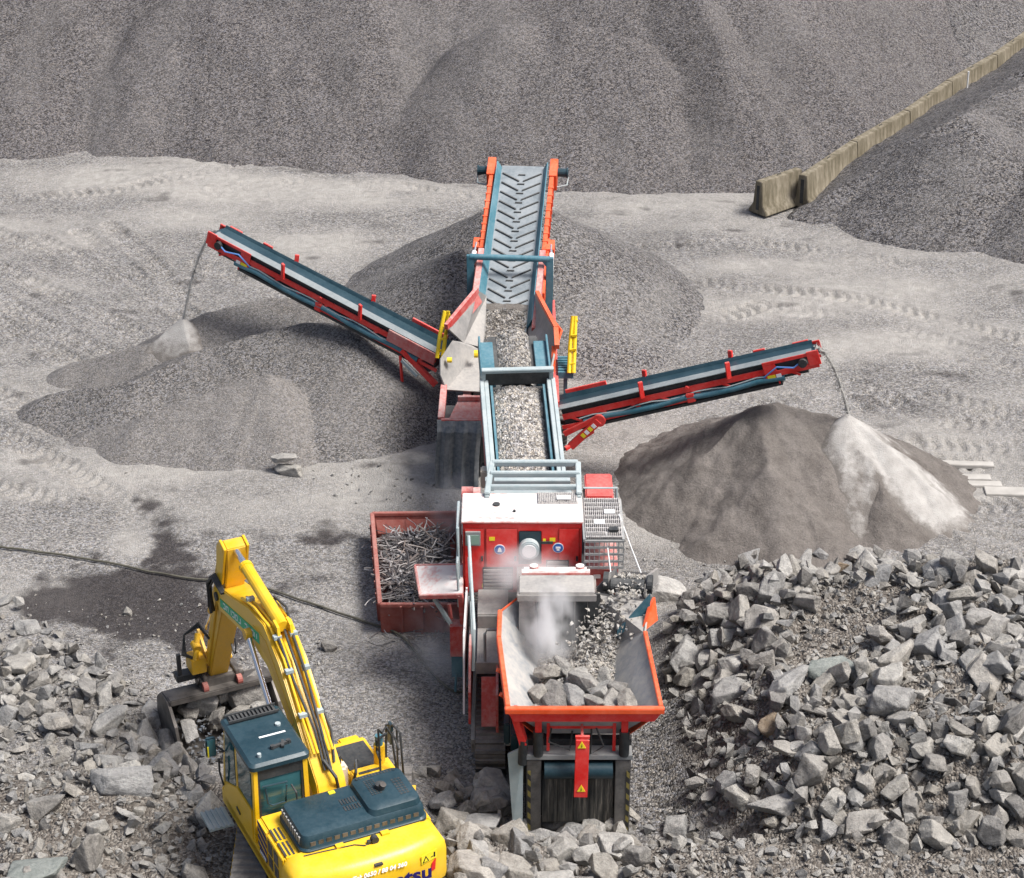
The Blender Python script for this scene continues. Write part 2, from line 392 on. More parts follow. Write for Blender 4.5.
grooves = [([(920, 510), (960, 540), (1060, 560)],), ([(930, 520), (1060, 545)],), ([(940, 512), (1060, 530)],), ([(890, 545), (950, 565), (1060, 572)],), ([(950, 420), (1000, 405), (1060, 415)],)]
def seg_field(X, Y, pl):
    best = np.full(X.shape, 1e9); arc = np.zeros(X.shape); sgn = np.zeros(X.shape); L = 0
    for a, b in zip(pl[:-1], pl[1:]):
        d = b - a; ln = d.length; ux, uy = d.x / ln, d.y / ln
        t = np.clip((X - a.x) * ux + (Y - a.y) * uy, 0, ln); dx, dy = X - a.x - t * ux, Y - a.y - t * uy
        dd = np.hypot(dx, dy); m = dd < best
        best = np.where(m, dd, best); arc = np.where(m, L + t, arc); sgn = np.where(m, dx * uy - dy * ux, sgn); L += ln
    return best, arc, sgn
tr_w = [([P(x, y, 0) for x, y in pl], hw) for pl, hw in tracks]
gr_w = [[P(x, y, 0) for x, y in g[0]] for g in grooves]
def ground_full(X, Y):
    h = ground_h(X, Y)
    for pl, hw in tr_w:
        d, arc, sg = seg_field(X, Y, pl)
        m = S((hw - d) / .12)
        if m.max() <= 0: continue
        bar = np.sin((arc + .5 * np.abs(sg)) * 2 * math.pi / .36)
        m = m * S(.35 + 2.4 * fbm(X * .7 + 20, Y * .7, 3) + .3)
        h = h - m * .02 - m * .095 * S(bar * 2.0 + .2) + .03 * np.exp(-((d - hw - .08) / .09) ** 2)
    for pl in gr_w:
        d, arc, sg = seg_field(X, Y, pl)
        h = h - .07 * np.exp(-(d / .09) ** 2) + .04 * np.exp(-((d - .2) / .1) ** 2)
    return h
def gblobs(X, Y, Z, bl):
    px, py, _ = proj(X, Y, Z); s = np.zeros(X.shape)
    for cx_, cy_, rx, ry, a in bl: s = s + a * np.exp(-(((px - cx_) / rx) ** 2 + ((py - cy_) / ry) ** 2))
    return s
def okc(X, Y): return (Y > 20)
def a_dust(X, Y, Z):
    s = gblobs(X, Y, Z, [(250, 180, 260, 26, .75), (330, 245, 60, 14, .9), (60, 225, 130, 25, .4), (130, 470, 240, 50, .75), (420, 450, 70, 45, .7), (780, 300, 130, 28, .7), (940, 330, 140, 26, .8), (680, 205, 130, 12, .6),
                         (980, 470, 80, 80, .55), (900, 250, 150, 25, .35), (130, 540, 22, 22, 1.0), (410, 625, 60, 22, .7), (40, 590, 60, 20, .5), (820, 350, 40, 12, .6), (500, 780, 20, 30, .8), (660, 420, 40, 30, .3), (640, 530, 40, 14, .4)])
    return np.clip(s + fbm(X * .28, Y * .6, 5) * 2.2 * (Y > 42) + .04, 0, 1) * okc(X, Y)
def a_damp(X, Y, Z):
    s = gblobs(X, Y, Z, [(150, 612, 85, 36, 1.5), (75, 600, 70, 20, 1.0), (140, 525, 34, 22, .85), (165, 560, 60, 26, .9), (240, 640, 40, 26, .8), (330, 545, 26, 12, .3), (330, 560, 60, 40, .12)])
    d = gblobs(X, Y, Z, [(128, 545, 18, 20, 2.5)])
    return np.clip((s - d + fbm(X * 1.1, Y * 1.6, 5) * 2.0 - .36) * 2.0 + fbm(X * 2.6, Y * 2.6, 5) * 2.2 * (s > .12), 0, 1) * okc(X, Y)
def a_rub(X, Y, Z):
    px, py, _ = proj(X, Y, Z)
    hh = ground_h(X, Y); r = np.clip((hh - .25) * 2.2, 0, 1)
    return r * okc(X, Y)
def a_coarse(X, Y, Z):
    s = gblobs(X, Y, Z, [(655, 780, 60, 65, 1.6), (690, 700, 60, 50, .8), (690, 560, 80, 25, .8), (700, 300, 120, 40, .35), (600, 240, 80, 30, .4)])
    return np.clip(s, 0, 1) * okc(X, Y)
k = NT('quarry_yard')
c, h, hs = gravel_nodes(k, (.09, .086, .082), (.375, .36, .343), 24, .22)
c2, h2, hs2 = gravel_nodes(k, (.02, .019, .019), (.36, .345, .33), 17, .3)
co_ = k.attr('coarse'); c = k.mix(co_, c, c2)
nl = k.noise(.5, 6, .65); nm = k.noise(3.2, 7, .7)
c = k.mix(1.0, c, k.ramp(nl.outputs[0], [(.3, .84), (.7, 1.14)]), 'MULTIPLY')
d_ = k.attr('dust')
dcol = k.ramp(nm.outputs[0], [(.3, (.29, .275, .253)), (.7, (.445, .425, .395))])
c = k.mix(k.math('MULTIPLY', d_, .82), c, dcol)
c = k.mix(k.math('MULTIPLY', k.attr('damp'), .88), c, k.mix(.35, (.030, .026, .027), k.mix(1.0, c, (.22, .20, .21), 'MULTIPLY')))
rb = k.attr('rubble')
v3 = k.vor(16); s3 = k.n('ShaderNodeSeparateColor'); k.l(v3.outputs['Color'], s3.inputs[0])
rc = k.ramp(k.math('ADD', k.math('MULTIPLY', s3.outputs[0], .5), k.math('MULTIPLY', nm.outputs[0], .5)), [(.25, (.09, .078, .068)), (.55, (.21, .188, .165)), (.8, (.35, .325, .29))])
c = k.mix(rb, c, rc)
hb = k.math('ADD', k.math('MULTIPLY', h, .035), k.math('MULTIPLY', nm.outputs[0], .10))
hb = k.math('ADD', hb, k.math('MULTIPLY', k.math('MULTIPLY', v3.outputs['Distance'], rb), -.12))
hb = k.math('ADD', hb, k.math('MULTIPLY', k.math('MULTIPLY', h2, co_), .08))
M['ground'] = k.done(c, .95, k.bump(hb, 1.0, .9), spec=.12)
def axis(lo, hi, st, out_lo, out_hi):
    a = list(np.arange(lo, hi, st)); s_ = st; v = a[-1]
    while v < out_hi: s_ *= 1.35; v += s_; a.append(v)
    s_ = st; v = lo; pre = []
    while v > out_lo: s_ *= 1.35; v -= s_; pre.append(v)
    return np.array(pre[::-1] + a)
g = grid_obj('ground', axis(-21, 23, .075, -900, 900), axis(29, 74, .075, -300, 1500), ground_full, M['ground'],
             {'dust': a_dust, 'damp': a_damp, 'rubble': a_rub, 'coarse': a_coarse})
tag(g, 'grey dusty quarry yard floor with tyre tracks', 'ground', kind='structure')

def ridge_z(X, Y, ridges, k_=.62, wob=.5):
    wx = X + wob * fbm(X * .5 + 3, Y * .5, 3); wy = Y + wob * fbm(X * .5, Y * .5 + 70, 3)
    z = np.full(X.shape, -5.0)
    for rd in ridges:
        for a, b in zip(rd[:-1], rd[1:]):
            dx, dy = b.x - a.x, b.y - a.y; l2 = dx * dx + dy * dy + 1e-9
            t = np.clip(((wx - a.x) * dx + (wy - a.y) * dy) / l2, 0, 1)
            z = np.maximum(z, a.z + (b.z - a.z) * t - k_ * np.hypot(wx - a.x - t * dx, wy - a.y - t * dy))
    return z
# ---- gravel hill behind
def cones(X, Y, cl, k_=.6):
    z = np.full(X.shape, -5.0)
    for cx_, cy_, cz, *rest in cl:
        kk = rest[0] if rest else k_
        z = np.maximum(z, cz - kk * np.hypot(X - cx_, Y - cy_))
    return z
BA, BB = Vector((9.75, 68.2)), Vector((21.6, 86.0)); BD = (BB - BA).normalized(); BN = Vector((-BD.y, BD.x))
HR = [[Vector((-.3, 76.4, 4.0)), Vector((1.8, 76.2, 4.0)), Vector((4.4, 75.8, 3.7))], [Vector((-12.5, 80.0, 4.2)), Vector((-9, 79.9, 4.5)), Vector((-5.6, 79.6, 4.7))],
      [Vector((6.4, 78.5, 5.2)), Vector((7.6, 75.6, 3.5)), Vector((9.6, 72.6, 1.5))], [Vector((10.2, 79.6, 4.6)), Vector((11.6, 77.3, 3.1)), Vector((12.9, 75.8, 1.9))], [Vector((13.2, 82.5, 4.6)), Vector((15.4, 80.2, 2.9))],
      [Vector((-20, 79.8, 3.6)), Vector((-16.5, 79.2, 3.3))]]
def hill_z(X, Y):
    wx = X + 1.5 * fbm(X * .12, Y * .12 + 30, 3); wy = Y + 1.8 * fbm(X * .15 + 11, Y * .15, 3)
    z = cones(wx, wy, [(-29, 92.2, 10.2), (-20, 91.9, 10.8), (-11.5, 91.3, 10.0), (-4, 89.2, 10), (3.2, 87.9, 10.0), (8.5, 88.8, 10.4), (13, 93.5, 11.5), (20, 98, 12)], .585)
    z = np.maximum(z, ridge_z(X, Y, HR, .60, .9))
    z = np.minimum(z, 11 + 0 * z)
    z = z + fbm(X * .34 + Y * .16, Y * .14, 4) * .34 + fbm(X * .9, Y * .5, 4) * .22 + fbm(X * 1.6, Y * .9, 3) * .16
    sdn = (X - BA.x) * BN.x + (Y - BA.y) * BN.y; al = (X - BA.x) * BD.x + (Y - BA.y) * BD.y
    lim = np.where(al > -.6, .85 + .62 * sdn + .25 * fbm(X * .6, Y * .6, 3), 99)
    z = np.where((sdn < -.12) & (al > -.6), -2, np.minimum(z, lim))
    return z
o = grid_obj('hill', np.arange(-48, 46, .16), np.arange(64, 112, .16), hill_z, M['gr_hill'], None, lambda X, Y, Z: Z > -.5)
tag(o, 'long hillside of tipped grey gravel behind the yard', 'hill', kind='structure')
def corner_z(X, Y):
    z = cones(X + .8 * fbm(X * .2, Y * .2, 3), Y, [(26.5, 91, 10.0), (34, 96, 12)], .66)
    sdn = (X - BA.x) * BN.x + (Y - BA.y) * BN.y
    return np.where(sdn < .0, -2, np.minimum(np.minimum(z, 11), .9 + .62 * sdn) + fbm(X * .8, Y * .8, 3) * .15)
o = grid_obj('gravel_mound', np.arange(8, 52, .2), np.arange(76, 114, .2), corner_z, M['gr_dark'], None, lambda X, Y, Z: Z > -.4, (26, 91, 0))
tag(o, 'dark gravel mound above the far end of the concrete barrier', 'gravel mound')

def pile(name, x0, x1, y0, y1, st, zf, mat, label, cat='gravel pile', org=None, attrs=None):
    org = org or ((x0 + x1) / 2, (y0 + y1) / 2, 0)
    o = grid_obj(name, np.arange(x0, x1, st), np.arange(y0, y1, st), zf, mat, attrs, lambda X, Y, Z: Z > ground_h(X, Y) - .3, org)
    return tag(o, label, cat)
def rr_z(X, Y):
    z = cones(X + 1.0 * fbm(X * .3, Y * .3, 3), Y, [(15.0, 72.0, 2.7), (17.2, 74.4, 2.9), (20.5, 74, 3.0), (23, 69, 2.3), (19.5, 79, 3.0), (25, 84, 4.0), (12.9, 72.6, 2.2), (15.4, 76.4, 2.5), (18.2, 80.6, 2.6), (21, 84.6, 2.6), (15.4, 69.0, 2.6), (20, 67.8, 3.2), (12.0, 69.8, 1.6), (10.9, 68.8, 1.0)], .52)
    sdn = (X - BA.x) * BN.x + (Y - BA.y) * BN.y; al = (X - BA.x) * BD.x + (Y - BA.y) * BD.y
    lim = np.where(al > -.6, .10 + .55 * S((al - .6) / 3.5) - .5 * sdn + .5 * fbm(X * .5 + 8, Y * .5, 3), 99)
    z = np.where(sdn > .1, -2, np.minimum(z, lim))
    return z + fbm(X * 1.5, Y * 1.5, 3) * .12
pile('gravel_pile', 8.5, 34, 60, 92, .12, rr_z, M['gr_dark'], 'dark gravel pile heaped on the right side of the concrete barrier')
def rear_z(X, Y):
    z = cones(X + .5 * fbm(X * .5, Y * .5, 3), Y + .4 * fbm(X * .5 + 5, Y * .5, 3), [(.25, 60.6, 3.3, .6), (-1.4, 58.8, 2.3, .5), (1.7, 57.6, 1.2, .40)])
    return z + fbm(X * 1.5, Y * 1.5, 3) * .10
pile('gravel_pile', -8, 10, 51, 68, .09, rear_z, M['gr_rear'], 'coarse dark gravel pile under the head of the tall chevron belt conveyor')
LR = [[P(352, 324, 2.25), P(300, 322, 2.15), P(250, 336, 1.85), P(195, 352, 1.5), P(130, 380, 1.0), P(50, 394, .5)],
      [P(352, 324, 2.25), P(378, 348, 1.75), P(400, 372, 1.15), P(412, 388, .7)]]
LRB = [[P(342, 308, 2.3), P(300, 299, 2.3), P(268, 297, 2.25), P(205, 313, 1.8), P(150, 343, 1.15), P(70, 362, .5)]]
LRF = [[P(268, 373, 1.62), P(240, 382, 1.42), P(195, 397, 1.08), P(140, 414, .7), P(90, 430, .2)], [P(268, 373, 1.62), P(305, 402, .9)]]
def left_parts(X, Y):
    nz = fbm(X * 1.0, Y * 1.0, 4) * .16 + fbm(X * 3, Y * 3, 3) * .06
    return ridge_z(X, Y, LR, .56, .5) + nz, ridge_z(X, Y, LRB, .62, .35) + nz, ridge_z(X, Y, LRF, .60, .35) + nz
def left_z(X, Y):
    a_, b_, c_ = left_parts(X, Y); return np.maximum(np.maximum(a_, b_), c_)
left3_z = left_z
def left_fines(X, Y, Z):
    a_, b_, c_ = left_parts(X, Y); m_ = np.maximum(b_, c_) - a_; return S(m_ / .12 + .3 * fbm(X * 2, Y * 2, 3) + .2)
pile('gravel_pile', -18, -.6, 46, 60, .07, left_z, M['gr_left'], 'wide grey gravel pile with several ridges below the left conveyor', attrs={'fines': left_fines})
RR = [[P(765, 404, 2.3), P(775, 404, 2.3)], [P(765, 404, 2.3), P(700, 452, 1.35), P(672, 470, .9)], [P(765, 404, 2.3), P(770, 470, 1.55), P(815, 515, .8)],
      [P(780, 402, 2.2), P(850, 421, 1.85), P(932, 466, .7)], [P(850, 425, 1.6), P(890, 500, .75), P(915, 510, .4)]]
def right_z(X, Y): return ridge_z(X, Y, RR, .62, .7) + fbm(X * 1.1, Y * 1.1, 5) * .34 + fbm(X * 3.1 + 5, Y * 3.1, 4) * .16
pile('sand_pile', 1.5, 14, 43, 54, .06, right_z, M['sand'], 'brown grey sand pile below the right conveyor', 'sand pile')
pk = P(848, 414, 2.12)
def pow_z(X, Y):
    return (ridge_z(X, Y, [[pk, pk + Vector((.02, 0, 0))], [pk, pk + Vector((.8, -.5, -.5)), pk + Vector((1.9, -1.2, -1.35))], [pk, pk + Vector((-.1, -.6, -.42)), pk + Vector((.5, -1.0, -.72))]], .74, .2)) + fbm(X * 2, Y * 2, 3) * .05
o = grid_obj('dust_cone', np.arange(4, 13, .05), np.arange(44.5, 52, .05), pow_z, M['powder'], {'depth': lambda X, Y, Z: Z - np.maximum(right_z(X, Y), ground_h(X, Y))}, lambda X, Y, Z: Z > np.maximum(right_z(X, Y), ground_h(X, Y)) - .1, (pk.x, pk.y, 0))
tag(o, 'pale grey cone of fresh stone dust on the brown sand pile', 'dust pile')
lk = P(182, 317, 1.86)
def pow2(X, Y): return ridge_z(X, Y, [[lk, lk + Vector((-.9, -.3, -.72))]], .85, .12)
o = grid_obj('dust_cone', np.arange(lk.x - 4, lk.x + 3, .05), np.arange(lk.y - 3, lk.y + 3, .05), pow2, M['powder'], {'depth': lambda X, Y, Z: Z - np.maximum(np.maximum(left_z(X, Y), left3_z(X, Y)), ground_h(X, Y))}, lambda X, Y, Z: Z > np.maximum(left_z(X, Y), ground_h(X, Y)) - .1, (lk.x, lk.y, 0))
tag(o, 'small white heap of fresh stone dust at the left end of the ridged gravel pile', 'dust pile')

# ------------------------------------------------------------------ concrete barrier
PROF = [(-.40, 0), (.40, 0), (.40, .09), (.22, .34), (.14, 1.15), (-.14, 1.15), (-.22, .34), (-.40, .09)]
def barrier(a, b, z0, label):
    a, b = Vector(a), Vector(b); d = (b - a); L = d.length; rz = math.atan2(d.y, d.x)
    m = MB(); n = 6; c = len(PROF)
    rings = [[(L * i / n, y, z) for y, z in PROF] for i in range(n + 1)]
    vsx = [p for r_ in rings for p in r_]
    fs = [tuple(range(c)), tuple(reversed(range(n * c, n * c + c)))] + [(i * c + j, (i + 1) * c + j, (i + 1) * c + (j + 1) % c, i * c + (j + 1) % c) for i in range(n) for j in range(c)]
    m._add(vsx, fs)
    o = m.build('concrete_barrier', M['concrete'], None, None, .018)
    o.location = (a.x, a.y, z0); o.rotation_euler = (0, -math.atan2(0, 1), rz)
    m2 = MB()
    m2.tube([(L * .5 - .1, 0, 1.14), (L * .5 - .08, 0, 1.19), (L * .5 + .08, 0, 1.19), (L * .5 + .1, 0, 1.14)], .012, 6); m2.build('lifting_loop', M['dark'], o)
    m3 = MB(); m3.box(-.012, .002, -.06, .06, .15, 1.0); m3.build('joint_slot', M['dark'], o)
    return tag(o, label, 'barrier', 'concrete barrier segments in a row')
barrier(P(757, 214, 0), P(797, 200, 0), 0, 'front end block of the concrete barrier, standing free at an angle')
pts = [BA + BD * s_ for s_ in (0.0, 4.1, 8.2, 12.3, 16.4, 20.5, 24.6)]
lab = ['concrete barrier segment next to the free standing end block', 'second concrete barrier segment behind the end block, half buried in gravel',
       'middle concrete barrier segment between two gravel slopes', 'concrete barrier segment with a thin white stick before it', 'concrete barrier segment second from the right photo edge', 'farthest concrete barrier segment, cut by the right photo edge']
wig = [0, .09, -.05, .08, -.06, .05, 0]
for i in range(6):
    a = pts[i] + BN * wig[i]; b = pts[i + 1] + BN * wig[i + 1] - BD * .03
    barrier((a.x, a.y, 0), (b.x, b.y, 0), 0.02 + .01 * i, lab[i])
sp = P(967, 88, .75); m = MB(); m.tube([(0, 0, -.6), (0, 0, .65)], .035, 6)
o = m.build('stick', M['white']); o.location = sp; tag(o, 'thin white stick standing in gravel before the concrete barrier', 'stick')

# ------------------------------------------------------------------ timber beams by the sand pile
for i, (x0, y0, x1, y1, wd, lb) in enumerate([(935, 461, 994, 462, .26, 'pale plank on the yard, farthest from the camera of the planks by the sand pile'), (935, 475, 991, 475, .3, 'thick pale beam right of the sand pile, with its shadowed front edge'),
                                       (944, 481, 1002, 482, .3, 'pale beam right of the sand pile, just in front of the thick one'), (940, 488, 970, 488, .34, 'short pale beam end sticking out of the sand pile'), (985, 489, 1060, 491, .45, 'wide pale slab reaching the right photo edge')]):
    a, b = P(x0, y0, 0), P(x1, y1, 0); a.z = gh(a.x, a.y) + .10; b.z = gh(b.x, b.y) + .10
    mid = (a + b) / 2
    a.z -= .10; b.z -= .10; mid.z -= .10; m = MB(); m.beam(a - mid, b - mid, wd, .12); o = m.build('timber_beam', M['timber'], None, None, .015); o.location = mid
    tag(o, lb, 'beam', 'pale beams lying by the sand pile')

# ------------------------------------------------------------------ conveyor helper
class CF:
    def __init__(s, a, b):
        s.a, s.b = Vector(a), Vector(b); s.L = (s.b - s.a).length; s.d = (s.b - s.a) / s.L
        s.s = s.d.cross(Vector((0, 0, 1))).normalized(); s.n = s.s.cross(s.d).normalized()
    def p(s, t, u, w_): return s.a + s.d * t + s.s * u + s.n * w_
    def blk(s, m, t0, t1, u0, u1, w0, w1):
        return m.hexa([s.p(t0, u0, w0), s.p(t1, u0, w0), s.p(t1, u1, w0), s.p(t0, u1, w0), s.p(t0, u0, w1), s.p(t1, u0, w1), s.p(t1, u1, w1), s.p(t0, u1, w1)])

def mound(cf, t0, t1, hw, crown, name, mat, label, w0=0.0, nseg=60, nu=14, jit=.05, taper=None, seed=0):
    rs = np.random.RandomState(seed); bm = bmesh.new(); rows = []
    for i in range(nseg + 1):
        t = t0 + (t1 - t0) * i / nseg; row = []
        f = 1 if taper is None else taper(i / nseg)
        for j in range(nu + 1):
            u = (j / nu * 2 - 1); hgt = crown * (1 - u * u) * f
            row.append(bm.verts.new(cf.p(t, u * hw * (.9 + .1 * f) + rs.randn() * jit * .2, w0 + max(0.004, hgt + rs.randn() * jit * .35 * (1 - abs(u) ** 3)))))
        rows.append(row)
    for i in range(nseg):
        for j in range(nu): bm.faces.new([rows[i][j], rows[i][j + 1], rows[i + 1][j + 1], rows[i + 1][j]])
    bmesh.ops.recalc_face_normals(bm, faces=bm.faces[:])
    me = bpy.data.meshes.new(name); bm.to_mesh(me); bm.free(); me.materials.append(mat)
    o = bpy.data.objects.new(name, me); col.objects.link(o)
    return tag(o, label, 'gravel', kind='stuff')

# ------------------------------------------------------------------ rock shapes
def ico(level):
    bm = bmesh.new(); bmesh.ops.create_icosphere(bm, subdivisions=level, radius=1)
    v = np.array([p.co[:] for p in bm.verts]); f = np.array([[q.index for q in p.verts] for p in bm.faces]); bm.free(); return v, f
ICO = {5: ico(5)}
def rock_verts(rs, level):
    v, f = ICO[level]
    dims = np.array([1.0, rs.uniform(.52, .92), rs.uniform(.34, .74)])
    q = np.eye(3) + .20 * rs.randn(3, 3); q /= np.linalg.norm(q, axis=1)[:, None]
    nrm = [q[i] * s_ for i in range(3) for s_ in (1, -1)]
    hh = [dims[i] * rs.uniform(.78, 1.02) for i in range(3) for _ in (0, 1)]
    for _ in range(rs.randint(5, 11)):
        n = rs.randn(3); n /= np.linalg.norm(n); nrm.append(n); hh.append(np.sqrt(((dims * n) ** 2).sum()) * rs.uniform(.66, .98))
    nrm = np.array(nrm); hh = np.array(hh)
    dt = np.maximum(v @ nrm.T, 1e-3); r = hh / dt
    p = 70.0; rr = (r ** -p).sum(1) ** (-1 / p)
    out = v * rr[:, None]
    if level > 2:
        ph = rs.rand(3) * 50
        nz = fbm(out[:, 0] * 2.6 + ph[0] + out[:, 2] * 1.3, out[:, 1] * 2.6 + ph[1] - out[:, 2] * 1.7, 4)
        n3 = fbm(out[:, 0] * 9 + ph[1] + out[:, 2] * 7, out[:, 1] * 9 + ph[0] - out[:, 2] * 8, 3)
        out = out * (1 + .15 * nz + .035 * n3)[:, None]
    return out * .58, f
def hull_rock(rs, n):
    d = rs.randn(n, 3); d /= np.abs(d).max(1)[:, None] ** .6 * np.linalg.norm(d, axis=1)[:, None] ** .4; d *= np.array([1, rs.uniform(.55, .95), rs.uniform(.38, .8)]) * rs.uniform(.8, 1.05, (n, 1))
    bm = bmesh.new(); vv = [bm.verts.new(p) for p in d]; r_ = bmesh.ops.convex_hull(bm, input=vv)
    bmesh.ops.delete(bm, geom=[v for v in bm.verts if not v.link_faces], context='VERTS'); bm.verts.index_update()
    v = np.array([p.co[:] for p in bm.verts]); f = np.array([[q.index for q in p.verts] for p in bm.faces]); bm.free(); return v * .55, f
def np_mesh(name, v, f, mat, smooth=False):
    me = bpy.data.meshes.new(name); n = f.shape[1]
    me.vertices.add(len(v)); me.vertices.foreach_set('co', v.astype(np.float32).ravel())
    me.loops.add(f.size); me.loops.foreach_set('vertex_index', f.astype(np.int32).ravel())
    me.polygons.add(len(f)); me.polygons.foreach_set('loop_start', np.arange(0, f.size, n, dtype=np.int32))
    me.update(calc_edges=True); me.validate()
    me.polygons.foreach_set('use_smooth', np.full(len(f), bool(smooth)))
    me.materials.append(mat); return me
rsr = np.random.RandomState(11)
ROCKS = [np_mesh('rock', *rock_verts(rsr, 5), M['rock'], True) for _ in range(30)]
SMALL = [hull_rock(rsr, 8) for _ in range(30)]
MIDS = [hull_rock(rsr, 11) for _ in range(24)]
def rot_rand(rs, tilt=.5):
    a = rs.rand() * 6.283; b, c_ = rs.randn() * tilt, rs.randn() * tilt
    return np.array(Matrix.Rotation(a, 3, 'Z') @ Matrix.Rotation(b, 3, 'X') @ Matrix.Rotation(c_, 3, 'Y'))
def stuff_mesh(name, items, mat, label, cat, protos=None):
    """items: (x,y,z,size) -> one mesh of many small stones"""
    vs_, fs_, n = [], [], 0; rs = np.random.RandomState(len(items))
    for x, y, z, s_ in items:
        v, f = (protos or SMALL)[rs.randint(len(protos or SMALL))]
        vv = (v * s_ * rs.uniform(.85, 1.15, 3)) @ rot_rand(rs, .8).T + np.array([x, y, z]); vs_.append(vv); fs_.append(f + n); n += len(v)
    o = bpy.data.objects.new(name, np_mesh(name, np.concatenate(vs_), np.concatenate(fs_), mat)); col.objects.link(o)
    return tag(o, label, cat, kind='stuff')
def rock_obj(p, s_, rs, label, group, tilt=.45, mat=None, mesh=None, sc=None, rz=None):
    me = mesh or ROCKS[rs.randint(len(ROCKS))]
    if mat: me = me.copy(); me.materials.clear(); me.materials.append(mat)
    o = bpy.data.objects.new('rock', me); col.objects.link(o); o.location = p
    o.rotation_euler = (rs.randn() * tilt, rs.randn() * tilt, rs.rand() * 6.28 if rz is None else rz)
    k_ = sc or rs.uniform(.85, 1.15, 3); o.scale = (s_ * k_[0], s_ * k_[1], s_ * k_[2])
    return tag(o, label, 'rock', group)
# ------------------------------------------------------------------ rocks
def inpoly(x, y, poly):
    r = False; j = len(poly) - 1
    for i in range(len(poly)):
        xi, yi = poly[i]; xj, yj = poly[j]
        if (yi > y) != (yj > y) and x < (xj - xi) * (y - yi) / (yj - yi) + xi: r = not r
        j = i
    return r
REG = [  # polygon, weight, min size, max size, key   (first hit wins)
    ([(930, 852), (1060, 842), (1060, 960), (900, 960)], .03, .06, .2, 'strip'),
    ([(640, 836), (860, 836), (905, 960), (620, 960)], .22, .06, .30, 'strip'),
    ([(400, 782), (430, 772), (480, 782), (520, 800), (640, 815), (672, 835), (640, 960), (400, 960)], 1.0, .24, .80, 'front'),
    ([(822, 585), (865, 585), (900, 600), (870, 655), (800, 700), (780, 690), (790, 630)], .10, .06, .22, 'heap'),
    ([(900, 640), (1000, 690), (980, 730), (900, 720)], .35, .1, .4, 'heap'),
    ([(700, 578), (790, 545), (845, 552), (935, 572), (1060, 572), (1060, 848), (930, 850), (860, 845), (745, 830), (715, 795), (780, 760), (760, 700), (690, 690), (670, 650)], 1.0, .22, .82, 'heap'),
    ([(655, 640), (700, 590), (760, 640), (790, 700), (770, 770), (700, 830), (640, 830)], .35, .14, .5, 'foot'),
    ([(-40, 640), (30, 655), (60, 640), (110, 690), (175, 730), (240, 760), (240, 800), (120, 790), (60, 745), (-40, 730)], .62, .18, .66, 'left'),
    ([(-40, 600), (10, 600), (70, 640), (120, 680), (200, 720), (240, 740), (250, 960), (-40, 960)], .10, .10, .55, 'left'),
    ([(255, 450), (310, 450), (360, 480), (450, 510), (450, 530), (300, 500)], .12, .08, .22, 'yard'),
]
FORB = [[(630, 700), (672, 700), (690, 745), (690, 800), (672, 826), (632, 835)], [(205, 700), (260, 690), (300, 720), (345, 770), (440, 770), (455, 960), (215, 960)], [(158, 680), (262, 680), (262, 770), (190, 770)],
        [(440, 480), (520, 480), (640, 560), (664, 600), (662, 720), (634, 822), (520, 822), (512, 790), (465, 786), (445, 740)]]
rs = np.random.RandomState(23)
placed = []
def try_place(n, sizefn, zlift=.12, dist=.40, layer=0, tries=30):
    for s_ in sorted([sizefn() for _ in range(n)], reverse=True):
        for _ in range(tries):
            x, y = rs.uniform(-12.5, 12.5), rs.uniform(29.2, 45)
            z = gh(x, y); px, py, sc = proj(x, y, z)
            if not (-45 < px < 1070 and 440 < py < 935): continue
            reg = next((r_ for r_ in REG if inpoly(px, py, r_[0])), None)
            if reg is None or rs.rand() > reg[1] or not (reg[2] <= s_ <= reg[3]): continue
            if any(inpoly(px, py - 8, f_) and inpoly(px, py, f_) for f_ in FORB): continue
            if any((x - q[0]) ** 2 + (y - q[1]) ** 2 < (dist * (s_ + q[3])) ** 2 for q in placed if q[5] == layer): continue
            placed.append((x, y, z + s_ * zlift + (.28 * s_ + .12 if layer else 0), s_, reg[4], layer, s_ * sc)); break
try_place(60, lambda: rs.uniform(.52, .74), .14, .40)
try_place(400, lambda: rs.uniform(.32, .54), .16, .35)
try_place(1100, lambda: rs.uniform(.22, .36), .15, .34)
try_place(330, lambda: rs.uniform(.26, .50), .08, .40, 1)
try_place(900, lambda: rs.uniform(.12, .22), .15, .45, 0, 20)
placed.sort(key=lambda q: -q[6])
GL = {'heap': ('grey angular quarry rock lying in the big rubble heap right of the crusher', 'rocks in the rubble heap right of the crusher'),
      'foot': ('dusty grey rock on the dark gravel slope between the crusher and the rubble heap', 'rocks at the foot of the right rubble heap'),
      'front': ('pale grey angular boulder in the row of rocks in front of the crusher hopper', 'boulders in front of the crusher'),
      'left': ('grey broken rock scattered on the rubble slope left of the yellow excavator', 'rocks left of the excavator'),
      'strip': ('small stone on the brown dirt strip at the bottom of the photo', 'stones on the brown dirt strip'),
      'yard': ('stone lying on the pale yard beyond the scrap container', 'stones on the yard')}
NIND = 266
for q in placed[:NIND]:
    lb, gp = GL[q[4]]
    rock_obj((q[0], q[1], q[2]), q[3] * 1.12, rs, lb, gp)
mids = [q[:4] for q in placed[NIND:]]
for _ in range(5200):
    x, y = rs.uniform(-12, 12.5), rs.uniform(29.5, 43.5); z = gh(x, y); px, py, _s = proj(x, y, z)
    if -40 < px < 1065 and 560 < py < 930 and z > .3 and not any(inpoly(px, py, f_) for f_ in FORB):
        s_ = .09 + .17 * rs.rand() ** 2; mids.append((x, y, z + .12 * s_, s_))
stuff_mesh('rubble', mids, M['rock_small'], 'smaller broken stones lying between the large rocks of the rubble heaps', 'rubble', MIDS)
chips = []
